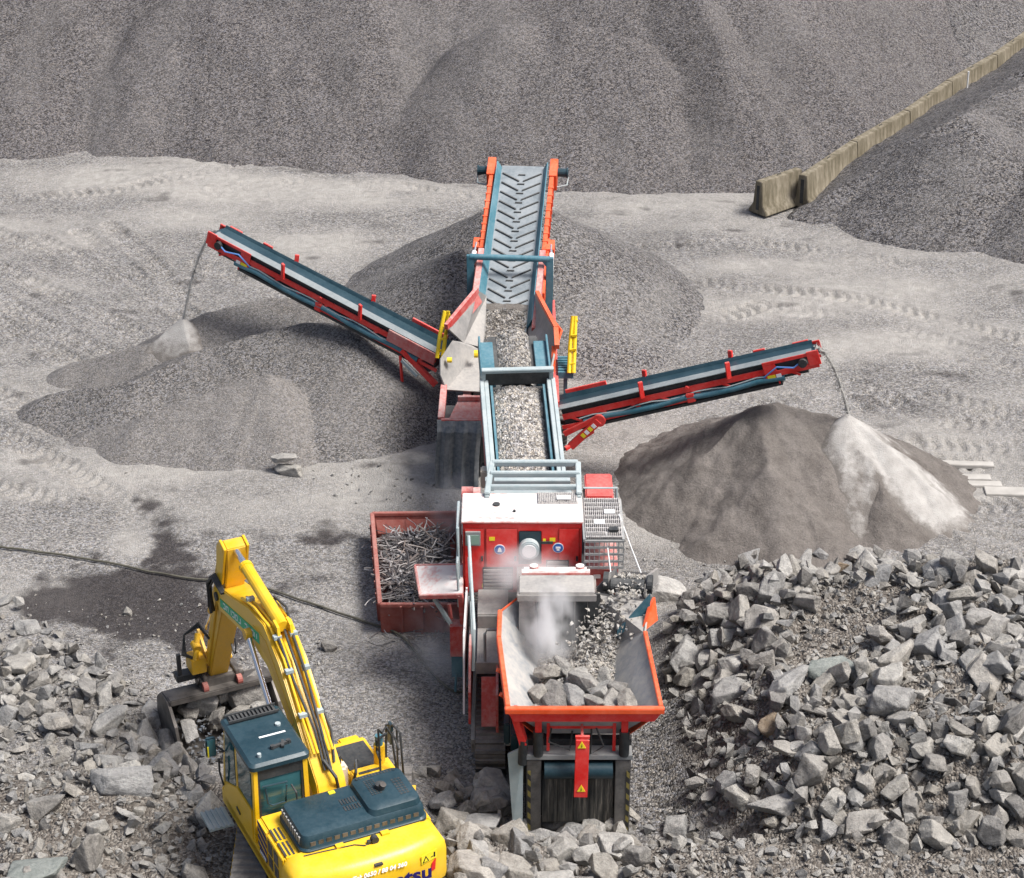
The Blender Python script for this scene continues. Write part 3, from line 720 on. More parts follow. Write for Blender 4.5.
def chip(n, x0, x1, y0, y1, cond, s0, s1):
    X = rs.uniform(x0, x1, n); Y = rs.uniform(y0, y1, n); Z = ground_h(X, Y)
    for x, y, z in zip(X, Y, Z):
        px, py, _ = proj(x, y, z)
        if -40 < px < 1065 and 440 < py < 930 and cond(x, y, z, px, py):
            s_ = s0 + (s1 - s0) * rs.rand() ** 2.2; chips.append((x, y, z + s_ * .15, s_))
clear = lambda px, py: not any(inpoly(px, py, f_) for f_ in FORB)
chip(14000, -12, 12.5, 29.5, 44, lambda x, y, z, px, py: clear(px, py) and z > .28 + rs.rand() * .5, .035, .17)
chip(2500, -12, -4, 35, 43, lambda x, y, z, px, py: clear(px, py) and py > 590 + rs.rand() * 80, .03, .13)
chip(2600, -3, 6, 33.5, 46, lambda x, y, z, px, py: clear(px, py) and px > 575 and rs.rand() < .6, .03, .11)
chip(700, -7, 0, 45, 52, lambda x, y, z, px, py: inpoly(px, py, [(240, 440), (320, 440), (470, 500), (470, 520), (330, 500)]) and rs.rand() < .7, .04, .16)
chip(500, -14, 14, 36, 60, lambda x, y, z, px, py: clear(px, py) and y > 42, .03, .08)
stuff_mesh('rubble_chips', chips, M['rock_small'], 'fine rock chips and pebbles strewn over the rubble slopes', 'rubble')
# rocks with a look of their own
def special(px, py, s_, label, mat=None, sc=(1.2, .9, .8), rz=.4, zz=None):
    p = P(px, py, 1.0)
    for _ in range(6): p = P(px, py, gh(p.x, p.y) + .2 * s_)
    if zz is not None: p = P(px, py, zz)
    rock_obj(p, s_, rs, label, 'rocks with a look of their own', .15, mat, None, sc, rz)
special(833, 672, .8, 'flat pale green rock in the rubble heap right of the crusher', M['rock_green'], (1.3, .95, .6), .3)
special(770, 724, .62, 'grey rock with an ochre stain on the left edge of the rubble heap', M['rock_ochre'], (.8, .8, .9), 1.2)
special(838, 568, .42, 'small yellow ochre stone on the crest of the rubble heap', M['rock_ochre'])
special(798, 562, .3, 'smallest ochre stone on the crest of the rubble heap, left of the other', M['rock_ochre'])
special(783, 802, 1.0, 'large flat topped grey block at the lower left corner of the right rubble heap', None, (1.25, 1.0, .75), .3)
special(888, 680, .85, 'tall upright slab standing in the middle of the right rubble heap', None, (.8, .8, 1.3), .2)
special(120, 782, .85, 'large brown boulder in the middle of the rubble slope left of the excavator', None, (1.3, .9, .85), .2)
special(88, 858, .75, 'upright brownish boulder near the lower left corner', None, (.8, .8, 1.25), .9)
special(98, 828, .5, 'whitish block lying behind the upright brownish boulder', None, (.9, .7, .9), .3)
special(35, 872, .8, 'pale flat slab at the bottom edge left of the excavator', M['rock_green'], (1.3, 1, .5), .2)
special(478, 868, 1.05, 'largest rounded grey boulder beside the yellow counterweight', None, (1.1, 1, .95), .1)
special(468, 828, .95, 'broad flat topped boulder in front of the crusher track', None, (1.4, 1, .7), .1)
special(486, 802, .85, 'grey slanted boulder standing next to the crusher track', None, (.9, .8, 1.2), -.5)
special(563, 818, .75, 'rounded brownish boulder right under the rubber curtain of the crusher', None, (1.2, .9, .9), .1)
special(283, 458, .5, 'pale block lying at the front foot of the ridged gravel pile', None, (1.2, .8, .7), .1, .45)
special(288, 470, .55, 'darker block in front of the pale block at the gravel pile foot', None, (1.2, .8, .6), 2.7)
special(127, 612, .22, 'small whitish stone on the dark damp patch of ground', None, (1, 1, 1), 0)
special(329, 647, .36, 'lone pale block on the yard between excavator boom and scrap container', None, (1, .9, .9), .1)
special(665, 590, .85, 'dusty grey boulder right behind the crusher hopper wing', None, (1.3, 1, .8), .2)

# ------------------------------------------------------------------ the crusher
CR = Vector((1.0, 38.5, 0))
cr = empty('mobile_crusher', CR)
tag(cr, 'red mobile crusher on crawler tracks with an orange rimmed feed hopper full of rocks', 'crusher')
def part(m, name, mat, parent=cr, off=CR, **kw): return m.build(name, M[mat], parent, off, **kw)

def track_mb(x0, x1, y0, y1, h, z0=0.0, step=.2, gro=.035):
    """one crawler belt: rounded loop with grouser bars"""
    prof = []; r = h / 2
    for i in range(13): a = R(90 + 180 * i / 12); prof.append((y0 + r + r * math.cos(a), z0 + r + r * math.sin(a)))
    for i in range(13): a = R(-90 + 180 * i / 12); prof.append((y1 - r + r * math.cos(a), z0 + r + r * math.sin(a)))
    m = MB(); m.prism(prof, x0, x1)
    per = []; L = 0; pr = prof + [prof[0]]
    for a, b in zip(pr[:-1], pr[1:]):
        d = math.hypot(b[0] - a[0], b[1] - a[1]); per.append((L, d, a, b)); L += d
    n = int(L / step)
    for i in range(n):
        s_ = (i + .5) * L / n
        for l0, d, a, b in per:
            if l0 <= s_ < l0 + d:
                f = (s_ - l0) / d; y, z = a[0] + (b[0] - a[0]) * f, a[1] + (b[1] - a[1]) * f
                ty, tz = (b[0] - a[0]) / d, (b[1] - a[1]) / d; ny, nz = tz, -ty
                if (y - (y0 + y1) / 2) * ny + (z - z0 - r) * nz < 0: ny, nz = -ny, -nz
                q = step * .30; q2 = step * .16
                p = lambda u, w_: (y + ty * u + ny * w_, z + tz * u + nz * w_)
                pr_ = [p(-q, -.01), p(q, -.01), p(q2, gro), p(-q2, gro)]
                m.prism(pr_, x0 - .004, x1 + .004); break
    return m
for x0, x1 in ((-.74, -.14), (1.55, 2.15)):
    t = part(track_mb(x0, x1, 35.75, 41.2, .92), 'crawler_track', 'steel')
    m = MB(); m.box(x0 - .10, x0 - .02, 36.3, 40.8, .30, .62); m.beam((x0 - .06, 36.3, .46), (x0 - .06, 40.8, .46), .03, .1)
    for y in np.arange(36.5, 40.8, .7): m.cyl((x0 - .05, y, .2), (x0 + .05, y, .2), .14, 12)
    part(m, 'track_frame', 'dustplate', t)
m = MB(); m.box(.0, 1.5, 34.9, 44.0, .55, 1.25); m.box(-.15, 1.62, 37.6, 42.6, 1.25, 2.28); m.box(.1, 1.55, 34.4, 37.6, 1.25, 1.95)
part(m, 'chassis', 'dark')
# --- feed hopper
FL, FR = P(508, 709, 3.1), P(661, 709, 3.1)
LA, LB, LC = P(499, 640, 3.16), P(500, 613, 3.22), P(527, 592, 3.38)
FBL, FBR, FFL, FFR = Vector((.58, 37.3, 2.12)), Vector((1.78, 37.3, 2.12)), Vector((.62, 34.15, 2.3)), Vector((2.08, 34.15, 2.3))
RA, RB, RC = P(645, 634, 3.16), P(649, 600, 3.42), P(592, 592, 3.3)
fh = empty('feed_hopper', (0, 0, 0)); fh.parent = cr
m = MB(); m.plate([FL, LA, FBL, FFL], .05); m.plate([LA, LB, FBL], .05); m.plate([LB, LC, FBL], .05); part(m, 'hopper_wall', 'polished', fh)
m = MB(); m.plate([FR, FFR, FBR, RA], .05); part(m, 'hopper_wall', 'polished', fh)
m = MB(); m.plate([RA, FBR, RC, RB], .05); m.plate([RC, FBR, FBR + Vector((-.05, .25, 0)), RC + Vector((-.1, .25, .1))], .04); part(m, 'hopper_wall', 'dustplate', fh)
m = MB(); m.plate([FL, FFL, FFR, FR], .05); part(m, 'hopper_wall', 'polished', fh)
m = MB(); m.plate([FBL, FBR, FFR, FFL], .06); part(m, 'hopper_floor', 'dustplate', fh)
up = Vector((0, 0, .03))
m = MB()
m.beam(FL + up + Vector((-.06, -.05, -.02)), FR + up + Vector((.06, -.05, -.02)), .13, .12)
part(m, 'hopper_rim', 'orange', fh, bevel=.015)
m = MB()
for a, b in ((FL, LA), (LA, LB)): m.beam(a + up, b + up, .09, .12)
m.beam(LB + up, LC + up, .03, .05)
part(m, 'hopper_rim', 'orange', fh, bevel=.012)
m = MB(); m.beam(FR + up, RA + up, .08, .11); part(m, 'hopper_rim', 'orange', fh, bevel=.012)
# outside skins of the wings (orange red) with ribs
m = MB()
o_ = Vector((-.05, 0, -.04))
m.plate([FL + o_, LA + o_, FBL + Vector((-.12, 0, -.1)), FFL + Vector((-.12, 0, -.1))], .02); m.plate([LA + o_, LB + o_, FBL + Vector((-.13, 0, -.1))], .02)
for f in (.25, .6): a = FL.lerp(LA, f); b = FFL.lerp(FBL, f); m.beam(a + o_ * 1.8, b + Vector((-.2, 0, -.15)), .07, .08)
o_ = Vector((.05, 0, -.04)); m.plate([FR + o_, RA + o_, FBR + Vector((.12, 0, -.1)), FFR + Vector((.12, 0, -.1))], .02)
part(m, 'hopper_skin', 'orange', fh)
m = MB(); o_ = Vector((0, -.05, -.06)); m.plate([FL + o_, FR + o_, FR + Vector((-.12, -.02, -.26)), FL + Vector((.12, -.02, -.26))], .03); part(m, 'hopper_front', 'red', fh)
# raised flap on the right
m = MB(); a, b = P(617, 637, 2.75), P(650, 609, 3.42); m.plate([a, b, b + Vector((0, 0, .36)), a + Vector((0, 0, .16))], .05); part(m, 'hopper_flap', 'teal', fh)
m = MB(); m.plate([P(642, 632, 3.12), P(657, 620, 3.12), P(654, 597, 3.55), P(649, 606, 3.5)], .05); part(m, 'hopper_flap', 'orange', fh)
# --- hopper posts, lower frame, curtain, marker
Yf = 33.85
m = MB(); m.beam((.02, 33.95, 3.0), (.23, 33.9, 2.2), .16, .14); part(m, 'hopper_post', 'red', cr, bevel=.01)
m = MB(); m.cyl((.22, 33.9, 2.3), (.2, 33.9, 1.75), .09); part(m, 'hopper_cylinder', 'dark', smooth=True)
for x in (.5, 2.14):
    m = MB(); m.beam((x, Yf + .05, 2.95), (x, Yf + .05, 2.45), .13, .12); part(m, 'hopper_post', 'red', bevel=.01)
    m = MB(); m.cyl((x, Yf + .05, 2.5), (x, Yf + .05, 1.95), .1); part(m, 'hopper_cylinder', 'dark', smooth=True)
m = MB(); m.box(.68, 1.98, Yf + .15, Yf + .25, 2.48, 2.72); m.box(.66, .72, Yf + .1, Yf + .16, 2.0, 2.74); m.box(1.92, 1.98, Yf + .1, Yf + .16, 2.0, 2.74); m.box(.66, 1.98, Yf + .1, Yf + .14, 2.74, 2.78)
part(m, 'cross_beam', 'red')
m = MB(); m.tube([(.75, Yf, 2.6), (.7, Yf - .03, 2.3), (1.1, Yf, 2.1), (1.15, Yf + .2, 2.4)], .02, 6); m.tube([(1.6, Yf, 2.6), (1.75, Yf - .03, 2.2), (1.5, Yf, 2.0), (1.52, Yf + .2, 2.5)], .02, 6); part(m, 'hydraulic_hose', 'dark', smooth=True)
m = MB(); m.box(.26, 2.3, Yf + .35, Yf + .5, .3, 2.1); part(m, 'rear_bulkhead', 'dark')
m = MB(); m.box(.26, 2.3, Yf + .0, Yf + .34, 1.86, 1.97); part(m, 'frame_ledge', 'grey', bevel=.01)
for x0, x1, hx in ((.28, .56, .30), (1.98, 2.28, 2.2)):
    m = MB(); m.box(x0, x1, Yf + .02, Yf + .34, -.1, 1.85); p_ = part(m, 'frame_post', 'steel', bevel=.012)
    m = MB(); m.box(hx, hx + .06, Yf + .005, Yf + .018, .2, 1.6); part(m, 'hazard_strip', 'hazard', p_)
m = MB(); m.cyl((.62, Yf + .05, 1.6), (1.93, Yf + .05, 1.6), .17, 20); part(m, 'belt_roller', 'darkteal', smooth=True)
m = MB(); m.box(.58, 1.96, Yf + .14, Yf + .2, .3, 1.5)
for i in range(9): m.box(.585 + i * .153, .585 + i * .153 + .148, Yf + .115 + .008 * (i % 2), Yf + .135, .32, 1.47)
part(m, 'rubber_curtain', 'curtain')
m = MB(); m.beam((1.335, Yf - .22, 2.48), (1.31, Yf - .30, 1.22), .26, .05, (0, 1, 0)); mp_ = part(m, 'marker_plate', 'red', bevel=.008)
m = MB(); m.beam((1.33, Yf - .2, 2.5), (1.33, Yf + .2, 2.62), .05, .05); m.beam((1.2, Yf - .18, 2.52), (1.47, Yf - .18, 2.52), .06, .05); part(m, 'marker_bracket', 'red', mp_)
for z, y in ((2.32, -.262), (1.36, -.322)):
    m = MB(); m.plate([(1.24, Yf + y, z), (1.40, Yf + y, z), (1.32, Yf + y + .008, z + .15)], .012); s_ = part(m, 'warning_triangle', 'stickeryel', mp_)
    m = MB(); m.plate([(1.312, Yf + y - .009, z + .03), (1.330, Yf + y - .009, z + .03), (1.322, Yf + y - .004, z + .10)], .006); part(m, 'warning_mark', 'blacktext', s_)
m = MB(); m.plate([(-.08, 34.0, 1.9), (.22, 33.95, 2.1), (.2, 33.85, .35), (.02, 33.85, .35)], .06); part(m, 'side_chute_plate', 'palesteel')
m = MB(); m.box(-.02, .3, 34.2, 35.6, 1.4, 2.2); m.box(-.16, -.03, 34.5, 35.1, 1.75, 2.25); part(m, 'hydraulic_tank', 'darkteal', bevel=.03)
# --- inlet hood and its rubber flaps
m = MB(); m.box(.14, 1.66, 37.05, 37.75, 3.56, 3.66); m.box(.10, 1.70, 37.02, 37.07, 3.46, 3.62); hd = part(m, 'inlet_hood', 'dustplate', bevel=.015)
m = MB()
for i in range(5): m.box(.50 + i * .258, .50 + i * .258 + .25, 37.10 + .02 * (i % 2), 37.13 + .02 * (i % 2), 2.2, 3.6)
part(m, 'rubber_flap', 'rubber', hd)
m = MB(); m.plate([(.14, 37.1, 3.6), (.46, 37.08, 3.6), (.5, 37.1, 2.2), (.14, 37.1, 2.6)], .05); m.box(.1, 1.75, 37.4, 39.2, 1.9, 3.0); part(m, 'inlet_box', 'dustplate')
m = MB()
for x in (.45, .95, 1.4): m.cyl((x, 38.2, 3.0), (x, 38.2, 3.62 if x != .95 else 3.45), .09, 12)
m.cyl((.2, 38.1, 3.5), (1.6, 38.1, 3.5), .08, 12); m.box(.25, 1.55, 38.15, 38.6, 3.0, 3.35)
part(m, 'crusher_lid_cylinders', 'roofdust', smooth=False)
# --- red engine canopy
X0, X1, Y0, Y1, Z0, Z1 = -1.03, 1.47, 39.3, 40.5, 2.3, 4.0
m = MB(); m.box(X0, X1, Y0, Y1, Z0, Z1); ec = part(m, 'engine_canopy', 'red', bevel=.02)
m = MB(); m.box(X0 - .03, X1 + .02, Y0 - .04, Y1 + .03, Z1 + .003, Z1 + .05); rf = part(m, 'canopy_roof', 'roofdust', ec, bevel=.012)
m = MB(); m.cyl((-.33, 40.0, Z1 + .05), (-.33, 40.0, Z1 + .085), .075, 16); m.cyl((.05, 39.7, Z1 + .05), (.05, 39.7, Z1 + .09), .03, 10); part(m, 'filler_cap', 'dark', rf)
m = MB(); m.box(.55, 1.4, 40.05, 40.5, Z1 + .055, Z1 + .075); 
for i in range(22): m.box(.56 + i * .038, .575 + i * .038, 40.06, 40.49, Z1 + .075, Z1 + .10)
part(m, 'roof_grating', 'grating', rf)
m = MB(); m.box(.95, 1.25, 40.12, 40.28, Z1 + .11, Z1 + .13); part(m, 'paper_sheet', 'white', rf)
for x0, x1 in ((-1.0, -.58), (-.55, .12), (.98, 1.42)):
    m = MB(); m.box(x0, x1, Y0 - .022, Y0 - .003, Z0 + .06, Z1 - .12); d_o = part(m, 'canopy_door', 'red', ec, bevel=.01)
    m = MB(); m.box(x1 - .07, x1 - .03, Y0 - .04, Y0 - .024, 3.1, 3.22); part(m, 'door_handle', 'dark', d_o)
m = MB(); m.box(.14, .62, Y0 - .03, Y0 - .003, 3.02, 3.82); part(m, 'filter_housing', 'darkteal', ec, bevel=.02)
m = MB(); m.tube([(.36, Y0 - .02, 3.45), (.36, Y0 - .12, 3.45), (.36, Y0 - .2, 3.45), (.36, Y0 - .225, 3.45)], .215, 24, None); af = part(m, 'air_filter', 'palesteel', ec, bevel=.03)
m = MB(); m.cyl((.36, Y0 - .22, 3.45), (.36, Y0 - .245, 3.45), .15, 24); part(m, 'filter_cap', 'white', af, smooth=False)
for x, z in ((-.26, 3.38), (.97, 3.42)):
    m = MB(); m.cyl((x, Y0 - .022, z), (x, Y0 - .034, z), .118, 20); sg = part(m, 'safety_sign', 'white', ec)
    m = MB(); m.cyl((x, Y0 - .034, z), (x, Y0 - .042, z), .103, 20); part(m, 'sign_face', 'blue', sg)
    m = MB()
    if x < 0: m.plate([(x - .045, Y0 - .046, z - .05), (x + .045, Y0 - .046, z - .05), (x + .03, Y0 - .046, z + .03), (x, Y0 - .046, z + .06), (x - .03, Y0 - .046, z + .03)], .006)
    else: m.box(x - .05, x + .05, Y0 - .048, Y0 - .043, z - .01, z + .035); m.box(x - .03, x + .03, Y0 - .048, Y0 - .043, z - .06, z - .02)
    part(m, 'sign_pictogram', 'whitetext', sg)
m = MB(); m.box(-.98, -.66, Y0 - .06, Y0 - .003, 3.48, 3.82); lp = part(m, 'lamp_box', 'grey', ec, bevel=.01)
m = MB(); m.box(-.95, -.69, Y0 - .072, Y0 - .061, 3.52, 3.74); part(m, 'lamp_glass', 'lamp', lp)
for x0, x1, z0, z1 in ((-.62, .02, 2.4, 2.95), (.72, 1.2, 2.85, 3.12)):
    m = MB(); m.box(x0, x1, Y0 - .035, Y0 - .024, z0, z1); vt = part(m, 'vent', 'dark', ec)
    m = MB()
    for i in range(int((z1 - z0) / .085)): m.box(x0 + .02, x1 - .02, Y0 - .06, Y0 - .037, z0 + .03 + i * .085, z0 + .075 + i * .085)
    part(m, 'vent_slats', 'dustplate', vt)
for x, z, w_ in ((.68, 3.58, .06), (.85, 3.60, .12), (-.42, 3.62, .12), (-.6, 2.48, .07)):
    m = MB(); m.box(x - w_ / 2, x + w_ / 2, Y0 - .03, Y0 - .024, z - .03, z + .06); part(m, 'sticker', 'stickeryel', ec)
m = MB(); m.box(.62, .86, Y0 - .05, Y0 - .024, 3.52, 3.58); part(m, 'latch', 'dark', ec)
# --- right power unit with grating deck
m = MB(); m.box(1.56, 2.22, 38.75, 40.35, 2.05, 3.22); pu = part(m, 'power_unit', 'red_dusty', bevel=.02)
m = MB(); m.box(1.66, 2.1, 38.725, 38.745, 2.2, 2.8); vt = part(m, 'vent', 'dark', pu)
m = MB()
for i in range(8): m.box(1.67, 2.09, 38.70, 38.723, 2.22 + i * .072, 2.262 + i * .072)
part(m, 'vent_slats', 'dustplate', vt)
for x in (1.7, 1.98):
    m = MB(); m.box(x, x + .15, 38.72, 38.746, 3.0, 3.08); part(m, 'work_light', 'white', pu)
m = MB(); m.box(1.52, 2.30, 38.7, 40.42, 3.92, 3.95)
dk = part(m, 'service_deck', 'dark')
m = MB()
for i in range(19): m.box(1.53 + i * .041, 1.545 + i * .041, 38.71, 40.41, 3.953, 4.0)
for i in range(10): m.box(1.53, 2.29, 38.74 + i * .18, 38.765 + i * .18, 3.953, 3.998)
part(m, 'deck_grating', 'grating', dk)
for x0, y0 in ((1.95, 39.7), (1.72, 39.25)):
    m = MB(); m.box(x0, x0 + .22, y0, y0 + .17, 4.003, 4.02); part(m, 'paper_sheet', 'white', dk)
m = MB(); m.box(2.02, 2.2, 38.9, 39.05, 4.003, 4.06); part(m, 'rubber_mat', 'dark', dk)
m = MB()
for z in (3.3, 3.45, 3.62, 3.78, 3.93): m.beam((1.5, 38.66, z), (2.32, 38.66, z), .035, .05)
for i in range(9): m.box(1.5 + i * .1, 1.52 + i * .1, 38.65, 38.67, 3.3, 3.93)
m.beam((2.31, 38.66, 3.94), (2.31, 40.4, 3.94), .05, .07); m.beam((1.5, 38.66, 3.94), (1.5, 40.4, 3.94), .05, .07)
part(m, 'deck_guard', 'grey', dk)
m = MB(); m.tube([(1.52, 38.9, 3.3), (1.52, 38.9, 2.2)], .035, 8); m.tube([(1.5, 39.0, 3.2), (1.44, 38.9, 2.9), (1.46, 38.85, 2.2)], .02, 8); part(m, 'grab_rail', 'palesteel', dk, smooth=True)
for a, b in (((1.95, 38.9, 4.0), P(611, 575, 3.4)), ((2.25, 39.6, 4.05), P(641, 573, 3.4))):
    m = MB(); m.tube([a, (Vector(a) + Vector(b)) / 2 + Vector((0, 0, -.02)), b], .014, 5); part(m, 'support_wire', 'white')
# --- fuel tank, hoist frame behind the canopy
m = MB(); m.box(1.6, 2.2, 40.9, 42.0, 2.6, 3.75); tk = part(m, 'fuel_tank', 'red', bevel=.03)
m = MB(); m.tube([(1.55, 40.85, 3.3), (1.55, 40.85, 4.0), (2.25, 40.85, 4.0), (2.28, 40.85, 3.0)], .03, 8); part(m, 'tank_rail', 'palesteel', tk, smooth=True)
m = MB()
a, b, c_, d_o = P(492, 463, 4.35), P(578, 463, 4.35), P(579, 495, 4.1), P(487, 495, 4.1)
m.beam(a, b, .14, .12); m.beam(P(490, 474, 4.28), P(580, 474, 4.28), .12, .12); m.beam(P(489, 487, 4.16), P(579, 487, 4.16), .1, .1); m.beam(a, d_o, .12, .12); m.beam(b, c_, .12, .12)
m.beam(d_o, d_o + Vector((0, .1, -1.6)), .1, .1); m.beam(c_, c_ + Vector((0, .1, -1.6)), .1, .1); m.beam(a, a + Vector((0, 0, -1.5)), .09, .09); m.beam(b, b + Vector((0, 0, -1.5)), .09, .09)
part(m, 'hoist_frame', 'palesteel', bevel=.015)
m = MB(); m.box(-.6, 1.3, 41.2, 41.5, 3.55, 3.68); m.box(-.6, 1.3, 42.3, 42.5, 3.3, 3.4); part(m, 'hoist_crossmember', 'palesteel', bevel=.01)
m = MB(); m.cyl((-1.1, 41.4, 3.55), (-.85, 41.4, 3.55), .17, 14); m.box(-1.0, -.7, 41.2, 42.0, 2.8, 3.4); part(m, 'hydraulic_motor', 'red_dusty', smooth=False)
m = MB(); m.box(-.9, -.62, 41.0, 42.4, 2.2, 2.8); m.box(-.8, 1.5, 40.7, 42.5, 1.9, 2.5); part(m, 'rear_deck', 'darkteal')
# --- walkway, steps, rails on the left
m = MB(); m.box(-.72, -.08, 36.9, 39.25, 2.02, 2.10); m.box(-.72, -.08, 38.2, 38.24, 2.10, 2.4); m.box(-.72, -.08, 38.24, 39.25, 2.36, 2.42); m.box(-.74, -.06, 36.85, 36.9, 1.85, 2.12); wk = part(m, 'walkway', 'dustplate', bevel=.008)
m = MB(); m.tube([(-.55, 36.95, 2.1), (-.55, 36.95, 2.75), (-.5, 36.95, 2.85), (-.2, 36.95, 2.85), (-.14, 36.95, 2.75), (-.14, 36.95, 2.1)], .03, 8); part(m, 'handrail', 'grey', wk, smooth=True)
m = MB()
for x in (-.78,): m.tube([(x, 36.6, 2.1), (x + .02, 36.7, 3.0), (x - .12, 38.9, 3.9), (x - .1, 39.1, 2.6)], .035, 8); m.tube([(x, 36.7, 2.6), (x - .12, 38.9, 3.4)], .03, 8); m.tube([(x - .06, 37.8, 2.2), (x - .06, 37.8, 3.45)], .03, 8)
part(m, 'handrail', 'palesteel', wk, smooth=True)
m = MB(); m.tube([(-1.12, 39.3, 2.2), (-1.14, 39.25, 3.9), (-1.14, 40.3, 3.95), (-1.12, 40.3, 2.4)], .035, 8); m.tube([(-1.12, 38.9, 2.2), (-1.15, 39.0, 3.2), (-1.15, 40.0, 3.2)], .03, 8); part(m, 'grab_rail', 'palesteel', smooth=True)
m = MB(); m.plate([(-.86, 36.3, 1.0), (-.83, 39.2, 1.0), (-.83, 39.2, 2.3), (-.86, 37.4, 2.2), (-.86, 36.4, 1.7)], .05); part(m, 'side_panel', 'red_dusty')
m = MB(); m.plate([(-.30, 36.0, 1.0), (-.30, 37.0, 1.0), (-.30, 37.0, 2.1), (-.30, 36.0, 1.9)], .05); m.plate([(-.62, 36.15, 1.05), (-.32, 36.15, 1.05), (-.32, 36.6, 1.95), (-.62, 36.6, 1.95)], .05); part(m, 'side_panel', 'red_dusty')
m = MB(); m.box(-.16, -.02, 35.6, 36.3, .95, 2.2); part(m, 'belt_guard', 'grey', bevel=.02)
m = MB(); m.plate([(-.99, 36.8, .9), (-.96, 39.2, .9), (-.96, 39.2, 2.5), (-.99, 37.6, 2.3)], .04); part(m, 'ladder_stringer', 'white')
# --- magnet chute over the scrap container
MA, MBp, MC, MD = P(415, 566, 2.5), P(463, 565, 2.75), P(463, 595, 2.55), P(420, 596, 2.3)
m = MB(); m.plate([MA, MBp, MC, MD], .05); mc = part(m, 'magnet_chute', 'roofdust', cr)
m = MB(); m.beam(MD + Vector((0, -.03, 0)), MC + Vector((0, -.03, 0)), .07, .1); m.beam(MA, MD, .05, .1); m.beam(MA, MBp, .05, .08); part(m, 'chute_frame', 'red_dusty', mc, bevel=.01)
m = MB(); m.tube([MD + Vector((.3, 0, -.06)), P(456, 632, 1.5)], .05, 8); m.tube([MD + Vector((1.05, .05, -.05)), P(462, 640, 1.3)], .035, 8); part(m, 'chute_strut', 'palesteel', mc, smooth=True)
m = MB(); m.beam(MC + Vector((-.05, 0, 0)), P(465, 650, .9), .1, .1); m.beam(P(449, 604, 2.0), P(456, 650, .9), .06, .06); m.box(-1.32, -1.02, 38.9, 39.2, .95, 1.7); part(m, 'chute_leg', 'red_dusty', mc)
m = MB(); m.box(-1.3, -1.05, 38.95, 39.15, .4, .93); m.tube([(-1.2, 38.9, .5), (-1.22, 38.85, .1)], .03, 6); part(m, 'hydraulic_jack', 'teal', mc)
# --- oversize return conveyor dropping pebbles into the hopper
rc = empty('return_conveyor', (0, 0, 0)); rc.parent = cr
RV = CF(P(628, 580, 3.55) + Vector((.45, 3.2, -1.7)), P(628, 580, 3.55))
m = MB(); RV.blk(m, 0, RV.L, -.42, -.36, -.2, .12); RV.blk(m, 0, RV.L, .36, .42, -.2, .12); part(m, 'conveyor_frame', 'dustplate', rc)
m = MB(); RV.blk(m, 0, RV.L, -.35, .35, -.06, 0); a, b = RV.p(RV.L, -.34, -.12), RV.p(RV.L, .34, -.12); m.cyl(a, b, .15, 18); part(m, 'belt', 'rubber', rc, smooth=False)
for u in (-.5, .4): m = MB(); m.cyl(RV.p(RV.L - .05, u, -.06), RV.p(RV.L - .05, u + .1, -.06), .2, 16); part(m, 'head_drum', 'dark', rc)
m = MB(); m.plate([P(596, 588, 3.3), P(617, 566, 3.75), P(619, 588, 3.3), P(606, 600, 3.0)], .04); m.plate([P(597, 592, 3.25), P(625, 596, 3.2), P(604, 628, 2.6), P(592, 640, 2.4)], .04); part(m, 'chute_plate', 'dustplate', rc)
# --- discharge conveyor
DC = CF(Vector((.36, 42.9, 2.58)), Vector((0.0, 48.3, 4.19)))
dc = empty('discharge_conveyor', (0, 0, 0)); dc.parent = cr
tB = 3.75
m = MB()
for s_ in (-1, 1):
    u0, u1 = sorted((s_ * .70, s_ * .80)); DC.blk(m, 0, tB, u0, u1, -.3, .34)
    u0, u1 = sorted((s_ * .805, s_ * .9)); DC.blk(m, 0, tB, u0, u1, .26, .36)
    for i in range(7): DC.blk(m, .2 + i * .62, .28 + i * .62, *sorted((s_ * .802, s_ * .86)), -.28, .25)
part(m, 'conveyor_frame', 'palesteel', dc, bevel=.01)
m = MB()
for s_ in (-1, 1): DC.blk(m, .1, tB - .1, *sorted((s_ * .60, s_ * .655)), .0, .24)
part(m, 'side_skirt', 'teal', dc)
m = MB(); DC.blk(m, 0, DC.L, -.62, .62, -.05, 0); DC.blk(m, 0, DC.L, -.6, .6, -.3, -.26); m.cyl(DC.p(DC.L, -.6, -.15), DC.p(DC.L, .6, -.15), .15, 18); part(m, 'belt', 'rubber', dc)
m = MB(); DC.blk(m, tB - .05, tB + .08, -.86, .86, .56, .66); DC.blk(m, tB - .05, tB + .08, -.86, -.76, -.3, .56); DC.blk(m, tB - .05, tB + .08, .76, .86, -.3, .56); part(m, 'arch_frame', 'palesteel', dc, bevel=.012)
m = MB(); DC.blk(m, tB - .0, tB + .04, -.755, .755, .16, .559); part(m, 'dust_flap', 'rubber', dc)
m = MB()
for s_ in (-1, 1): DC.blk(m, tB + .1, DC.L - .25, *sorted((s_ * .50, s_ * .80)), -.2, .1); DC.blk(m, tB + .1, DC.L - .15, *sorted((s_ * .80, s_ * .85)), -.3, .22)
part(m, 'head_plate', 'teal', dc, bevel=.01)
m = MB(); a = DC.p(1.2, -.95, -.1); m.beam(DC.p(.2, -.86, -.1), DC.p(3.6, -.86, -.1), .08, .22); m.beam(DC.p(.2, .86, -.1), DC.p(3.9, .86, -.1), .08, .22); part(m, 'conveyor_rail', 'red_dusty', dc)
m = MB(); m.box(*sorted((DC.p(1.0, -.9, 0).x - .12, DC.p(1.0, -.9, 0).x + .08)), 43.6, 43.9, 2.5, 2.95); part(m, 'belt_motor', 'chest', dc, bevel=.03)
m = MB()
